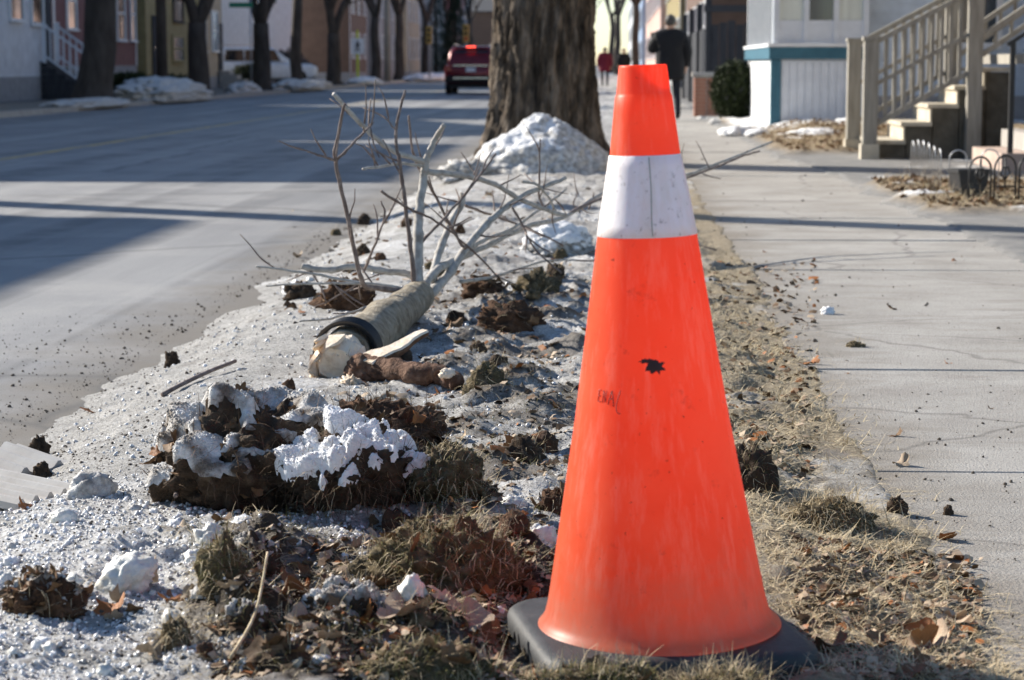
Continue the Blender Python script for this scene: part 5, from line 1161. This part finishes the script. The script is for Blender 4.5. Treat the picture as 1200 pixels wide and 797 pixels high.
edging('wire_edging', 'silvery looped wire edging bent around the garden bed by the wooden stairs', [(2.28, 17.0), (2.32, 15.6), (2.75, 15.5)], .12, .30, 'galvanised', .005, False, 1.7)
pl = MB(); pl.prism([(-.09, 0), (.09, 0), (.115, .16), (-.115, .16)], -.08, .08, 1); pl.box(-.122, .122, -.09, .09, .145, .17)
o = pl.build('planter_box', 'black_plastic', None, loc=(0, 0, 0), label='black plastic planter box behind the hooped border fence', cat='planter'); o.location = (2.42, 15.05, gy(2.42, 15.05)); o.rotation_euler = (0, 0, .3)
# dead plants and straw in the beds
P = np.stack([rng.uniform(1.85, 4.2, 9000), np.where(rng.uniform(0, 1, 9000) < .5, rng.uniform(13.8, 17.4, 9000), rng.uniform(22.8, 30.5, 9000))], -1)
z_, b_, s_ = yheight(P[:, 0], P[:, 1]); k = (b_ > .45) & (s_ < .4); Q = np.concatenate([P, z_[:, None]], 1)[k]; n = len(Q)
V, F = ribbons(Q, rng.uniform(0, 6.3, n), rng.uniform(.04, .16, n), rng.uniform(.003, .007, n), rng.normal(.5, .4, n).clip(0, 1.4), rng.normal(.3, .2, n), rng); link('dead_plants', mesh_np('dead_plants', V, F, 'straw'), label='dry dead plants and straw in the garden beds', cat='grass', kind='stuff')
k = (b_ > .5) & (rng.uniform(0, 1, len(P)) < .28); Q = np.concatenate([P, z_[:, None] + .004], 1)[k]
V, F = scatter(LEAVES, Q, rng.uniform(.018, .042, len(Q)), .8, rng); link('bed_leaves', mesh_np('bed_leaves', V, F, 'leaf_brown'), label='dead brown leaves heaped in the garden beds', cat='leaf litter', kind='stuff')
for i, (u, v, w, h) in enumerate(((862, 155, 40, 16), (888, 158, 30, 12), (838, 142, 16, 11), (822, 136, 12, 9), (955, 160, 60, 12), (1000, 152, 40, 10))):
    g = gnd(u, v, .05); d = g.dot(FH); V, F, n0 = blob_np((px(w, d)/2, px(w, d)/1.6, px(h, d)*.5), .35, 2.2, 510 + i, 4, .3, 5, .3)
    link('snow_heap', mesh_np('snow_heap', V, F, 'snow' if i not in (2, 3) else 'snow_dirty', True), None, (g.x, g.y, gy(g.x, g.y) - .02), label=['white snow heap at the street corner of the enclosed porch', 'lower white snow heap beside the porch corner heap', 'pale lump under the dark round bush', 'small pale lump at the foot of the brick pillar', 'snow strip along the foot of the porch base boards', 'snow strip between the porch base and the wooden stairs'][i], cat='snow heap')
shrub(2.02, 36.6, .46, .98, 9000, 'dark green rounded bush in front of the enclosed porch', seed=11, L=.06)
def brick_pillar():
    x, y = 1.66, 40.2; root = empty('brick_pillar', (x, y, 0), label='short red brick pillar with stone cap beside the dark bush', cat='pillar')
    MB().box(x - .20, x + .20, y - .20, y + .20, -.03, .72).build('mortar_core', 'mortar', root); bm_ = None
    q = MB().box(-.095, .095, -.05, .05, -.03, .03); bme = q.mesh('brick', 'brick_plain', bev=.004)
    for r_ in range(10):
        z = .035 + .07 * r_; o_ = .05 if r_ % 2 else 0
        for k in range(2):
            for (a, b, rz) in ((-.105 + .21*k, -.17, 0), (-.17, -.105 + .21*k, 1.571), (.17, -.105 + .21*k, 1.571)):
                link('brick', bme, root, (a + (o_ if rz == 0 else 0) * (.3), b, z), (0, 0, rz))
    MB().box(x - .26, x + .26, y - .26, y + .26, .722, .80).build('cap', 'concrete_old', root, bev=.01)
brick_pillar()
def dark_fence():
    root = empty('board_fence', (2.7, 46, 0), label='tall dark board fence with posts between the porch and the pink house', cat='fence')
    for k in range(9): x = 1.95 + k * .17; MB().box(x, x + .155, 45.0, 45.025, .05, 1.75 + .04*(k % 3)).build('board', 'dark_wood', root)
    for k in range(60): y = 45.1 + k * .26; MB().box(1.90, 1.925, y, y + .235, .05, 1.7).build('board', 'dark_wood', root)
    for y in (45.06, 50, 55, 60.6): MB().box(1.84, 1.96, y - .06, y + .06, -.03, 2.3).build('post', 'dark_wood', root)
    for z in (.35, 1.45): MB().box(1.93, 1.97, 45.1, 60.6, z, z + .08).build('rail', 'dark_wood', root)
    MB().box(1.8, 3.6, 44.9, 45.0, 2.0, 2.14).build('beam', 'dark_wood', root); MB().box(3.4, 3.52, 44.9, 45.02, -.03, 2.3).build('post', 'dark_wood', root)
dark_fence()
for a, b, xf, h_, sd, lb in ((43.5, 61, 3.7, 6.5, 'siding_grey', 'grey house behind the dark board fence'), (64, 84, 2.7, 6.5, 'siding_brown', 'brown house next to the dark board fence'), (88, 112, 2.6, 7, 'siding_olive', 'olive house beyond the brown house'),
                         (116, 172, 2.4, 9, 'siding_pink', 'long pinkish house in full sun down the sidewalk'), (178, 240, 2.2, 10, 'siding_blue', 'pale blue building far down the sidewalk'), (250, 330, 2.0, 12, 'siding_white', 'white building at the far end of the sidewalk')):
    house(lb, a, b, xf, 8, h_, sd, -1, 2, autowin=True, flat=b - a > 30)
for k, (a, b, sd, lb) in enumerate(((300, 330, 'siding_brown', 'brown building closing the end of the street'), (335, 365, 'siding_tan', 'tan building closing the end of the street'))):
    house(lb, a, b, -14 + 8*k, 14, 8, sd, 1, autowin=True)

# ------------------------------------------------------------------ people
def skin_mesh(name, J, E, mat, sub=2):
    me = bpy.data.meshes.new(name); names = list(J); me.from_pydata([J[k][0] for k in names], [(names.index(a), names.index(b)) for a, b in E], [])
    o = bpy.data.objects.new(name, me); COL.objects.link(o); m = o.modifiers.new('skin', 'SKIN'); m.use_smooth_shade = True
    for i, k in enumerate(names):
        r = J[k][1]; me.skin_vertices[0].data[i].radius = r if isinstance(r, tuple) else (r, r); me.skin_vertices[0].data[i].use_root = (i == 0)
    s = o.modifiers.new('sub', 'SUBSURF'); s.levels = s.render_levels = sub
    dg = bpy.context.evaluated_depsgraph_get(); me2 = bpy.data.meshes.new_from_object(o.evaluated_get(dg)); bpy.data.objects.remove(o)
    me2.name = name; me2.materials.clear(); me2.materials.append(MATS[mat]); me2.polygons.foreach_set('use_smooth', np.ones(len(me2.polygons), bool)); return me2
def person(x, y, h, rz, coat, trouser, label, raise_left=False, long_coat=True, stride=.22):
    s = h / 1.75; root = empty('person', (x, y, 0), rz, label=label, cat='person'); root.scale = (s, s, s)
    st = stride
    J = {'pel': ((0, 0, .95), .13), 'ch': ((0, .01, 1.25), .14), 'nk': ((0, .0, 1.48), .06), 'hd': ((0, .012, 1.60), .115), 'tp': ((0, .008, 1.70), .095),
         'ns': ((0, .105, 1.595), .014),
         'hl': ((-.1, 0, .90), .105), 'kl': ((-.11, st*.45, .50), .07), 'al': ((-.11, st*.2 + .08, .10), .05), 'tl': ((-.12, st*.2 + .25, .05), .042),
         'hr': ((.1, 0, .90), .105), 'kr': ((.11, -st*.1, .50), .07), 'ar': ((.11, -st, .12), .05), 'tr': ((.12, -st + .17, .05), .042)}
    E = [('pel', 'ch'), ('ch', 'nk'), ('nk', 'hd'), ('hd', 'tp'), ('hd', 'ns'), ('pel', 'hl'), ('hl', 'kl'), ('kl', 'al'), ('al', 'tl'), ('pel', 'hr'), ('hr', 'kr'), ('kr', 'ar'), ('ar', 'tr')]
    for sg, n in ((-1, 'L'), (1, 'R')):
        if raise_left and sg < 0: el, wr = (-.30, .10, 1.14), (-.27, .20, 1.34)
        else: el, wr = (sg*.29, -.03, 1.13), (sg*.27, .08, .88)
        J['s'+n] = ((sg*.19, 0, 1.40), .07); J['e'+n] = (el, .05); J['w'+n] = (wr, .034); d = (Vector(wr) - Vector(el)).normalized()
        J['p'+n] = (tuple(Vector(wr) + d*.07), (.036, .026)); E += [('ch', 's'+n), ('s'+n, 'e'+n), ('e'+n, 'w'+n), ('w'+n, 'p'+n)]
        for k in range(5):
            off = Vector(((k - 2) * .017 if k < 4 else -sg*.04, .01 * k, 0)); q = Vector(wr) + d * (.09 if k < 4 else .05) + off
            J[f'f{n}{k}'] = (tuple(q), .010); J[f'g{n}{k}'] = (tuple(q + d * (.055 - .006*abs(k-1)) + Vector((0, .02, 0))), .008); E += [('p'+n, f'f{n}{k}'), (f'f{n}{k}', f'g{n}{k}')]
    b = link('body', skin_mesh('body', J, E, 'skin'), root)
    me = b.data; me.materials.append(MATS[trouser]); me.materials.append(MATS['coat_black'])
    for p in me.polygons: p.material_index = 2 if raise_left and p.center.x < -.2 else 0 if p.center.z > 1.42 or (abs(p.center.x) > .2 and p.center.z > .6) else (2 if p.center.z < .11 else 1)
    C = {'a': ((0, 0, .92), (.27, .19)), 'hem': ((0, -.01, .66 if long_coat else .84), (.29, .20)), 'b': ((0, 0, 1.15), (.25, .18)), 'c': ((0, 0, 1.36), (.23, .165)), 'n': ((0, .0, 1.53), (.10, .10))}
    CE = [('a', 'hem'), ('a', 'b'), ('b', 'c'), ('c', 'n')]
    for sg, n in ((-1, 'L'), (1, 'R')): C['s'+n] = ((sg*.21, 0, 1.38), .115); C['e'+n] = (J['e'+n][0], .10); C['w'+n] = (J['w'+n][0], .07); CE += [('c', 's'+n), ('s'+n, 'e'+n), ('e'+n, 'w'+n)]
    link('coat', skin_mesh('coat', C, CE, coat), root)
    V, F = ico(3); V = V * np.array([.093, .106, .104]) * (1 + .04 * fbm(V * 5, 2, 4))[:, None] + np.array([0, -.002, 1.652])
    keep = ((V[F][:, :, 2] > 1.655) | ((V[F][:, :, 1] < .03) & (V[F][:, :, 2] > 1.54))).all(1); link('hair', mesh_np('hair', V, F[keep], 'hair', True), root)
    for sg in (-1, 1): q = MB(); q.tube([(sg*.083, .01, 1.575), (sg*.10, .0, 1.60), (sg*.09, .0, 1.63)], [.012, .016, .010], 6); q.build('ear', 'skin', root, True, world=False)
    return root
person(.93, 37.3, 1.78, R(6), 'coat_black', 'trouser', 'person in a bulky black coat walking away along the sidewalk, left hand raised', True)
person(px(708-720, 93), 93, 1.66, R(0), 'coat_maroon', 'trouser', 'person in a long maroon coat walking far down the sidewalk')
person(px(730-720, 108), 108, 1.72, R(180), 'coat_black', 'trouser_light', 'person in a dark jacket and light trousers farthest down the sidewalk', False, False)

# ------------------------------------------------------------------ vehicles
def vehicle(x, y, rz, paint, label, z0=-.12, lit=True):
    root = empty('parked_car' if not lit else 'red_car', (x, y, z0), rz, label=label, cat='car')
    def loft(sections, mat, name, parent=root, smooth=True, n=20):
        V = []; F = []
        for yy, hw, zb, zt, rr in sections:
            pts = []
            for cx, cz, a0 in ((hw-rr, zt-rr, 0), (-hw+rr, zt-rr, 90), (-hw+rr, zb+rr, 180), (hw-rr, zb+rr, 270)):
                pts += [(cx + rr*math.cos(R(a0+t)), yy, cz + rr*math.sin(R(a0+t))) for t in (0, 30, 60, 90)]
            V += pts
        m = 16
        F = [(i*m+k, i*m+(k+1) % m, (i+1)*m+(k+1) % m, (i+1)*m+k) for i in range(len(sections)-1) for k in range(m)] + [tuple(range(m-1, -1, -1)), tuple(range((len(sections)-1)*m, len(sections)*m))]
        return MB().add(V, F).build(name, mat, parent, smooth, world=False)
    body = loft([(-2.32, .86, .48, .98, .10), (-2.26, .92, .40, 1.04, .14), (-2.0, .955, .34, 1.06, .16), (-1.0, .965, .30, 1.05, .16), (.6, .965, .30, 1.03, .16), (1.2, .95, .30, 1.0, .16), (2.0, .92, .34, .96, .18), (2.3, .82, .42, .86, .16)], paint, 'body')
    cab = loft([(-2.24, .80, .98, 1.10, .05), (-2.16, .80, .98, 1.30, .10), (-1.98, .76, .98, 1.62, .14), (-1.6, .74, .98, 1.70, .15), (-.2, .74, .98, 1.72, .15), (.35, .72, .98, 1.66, .15), (1.15, .78, .98, 1.06, .04)], paint, 'cabin')
    MB().add([(-.70, -2.225, 1.10), (.70, -2.225, 1.10), (.60, -2.035, 1.54), (-.60, -2.035, 1.54), (-.70, -2.20, 1.10), (.70, -2.20, 1.10), (.60, -2.0, 1.54), (-.60, -2.0, 1.54)], [(0,1,2,3),(4,7,6,5),(0,4,5,1),(1,5,6,2),(2,6,7,3),(3,7,4,0)]).build('rear_window', 'pane_dark', root, world=False)
    for sg in (-1, 1):
        for a, b in ((-1.9, -1.05), (-.98, -.1), (-.03, .62)):
            MB().add([(sg*.80, a, 1.10), (sg*.80, b, 1.10), (sg*.755, b - (.25 if b > .5 else 0), 1.58), (sg*.755, a + (.1 if a < -1.5 else 0), 1.58), (sg*.77, a, 1.10), (sg*.77, b, 1.10), (sg*.72, b - (.25 if b > .5 else 0), 1.58), (sg*.72, a, 1.58)], [(0,1,2,3),(4,7,6,5),(0,4,5,1),(1,5,6,2),(2,6,7,3),(3,7,4,0)]).build('side_window', 'pane_dark', root, world=False)
        MB().box(sg*.80 - .11, sg*.80 + .11, -2.335, -2.2, .80, 1.02).build('tail_light', 'tail_lens', root, world=False, bev=.02)
        MB().box(sg*.98 - .08, sg*.98 + .08, .55, .72, 1.02, 1.18).build('mirror', paint, root, world=False, bev=.03)
        MB().bar((sg*.62, -1.8, 1.755), (sg*.62, .1, 1.765), .035, .03).build('roof_rail', 'chrome', root, world=False)
        MB().box(sg*.66 - .14, sg*.66 + .14, 2.20, 2.33, .64, .78).build('headlight', 'plate_white', root, world=False, bev=.03)
        for yy in (-1.45, 1.42):
            t = MB().lathe([(.20, -.11), (.33, -.11), (.36, -.08), (.36, .08), (.33, .11), (.20, .11), (.20, -.11)], 28).build('wheel', 'car_black', root, True, world=False)
            t.location = (sg*.84, yy, .36); t.rotation_euler = (0, R(90), 0)
            MB().lathe([(.03, sg*.10), (.19, sg*.09), (.205, sg*.105), (.205, -.10*sg), (.0, -.05*sg)], 20).build('rim', 'chrome', t, True, world=False)
    MB().box(-.90, .90, -2.40, -2.28, .42, .66).build('rear_bumper', 'car_black', root, world=False, bev=.03); MB().box(-.62, .62, -2.415, -2.40, .56, .60).build('bumper_strip', 'chrome', root, world=False)
    MB().box(-.62, .62, -2.345, -2.32, 1.0, 1.035).build('chrome_strip', 'chrome', root, world=False); MB().box(-.17, .17, -2.345, -2.31, .80, .95).build('licence_plate', 'plate_white', root, world=False)
    sp = MB().box(-.62, .62, -2.16, -1.95, 1.655, 1.69).build('spoiler', paint, root, world=False, bev=.01); MB().box(-.16, .16, -2.175, -2.16, 1.66, 1.685).build('brake_light', 'lamp_red' if lit else 'tail_lens', sp, world=False)
    MB().box(-.8, .8, -2.2, 2.2, .24, .40).build('underbody', 'car_black', root, world=False)
vehicle(-5.08, 79.5, 0, 'car_red', 'dark red car driving away along the street')
vehicle(-15.6, 96.5, R(-65), 'car_white', 'pale parked car in front of the large white building', -.01, False)
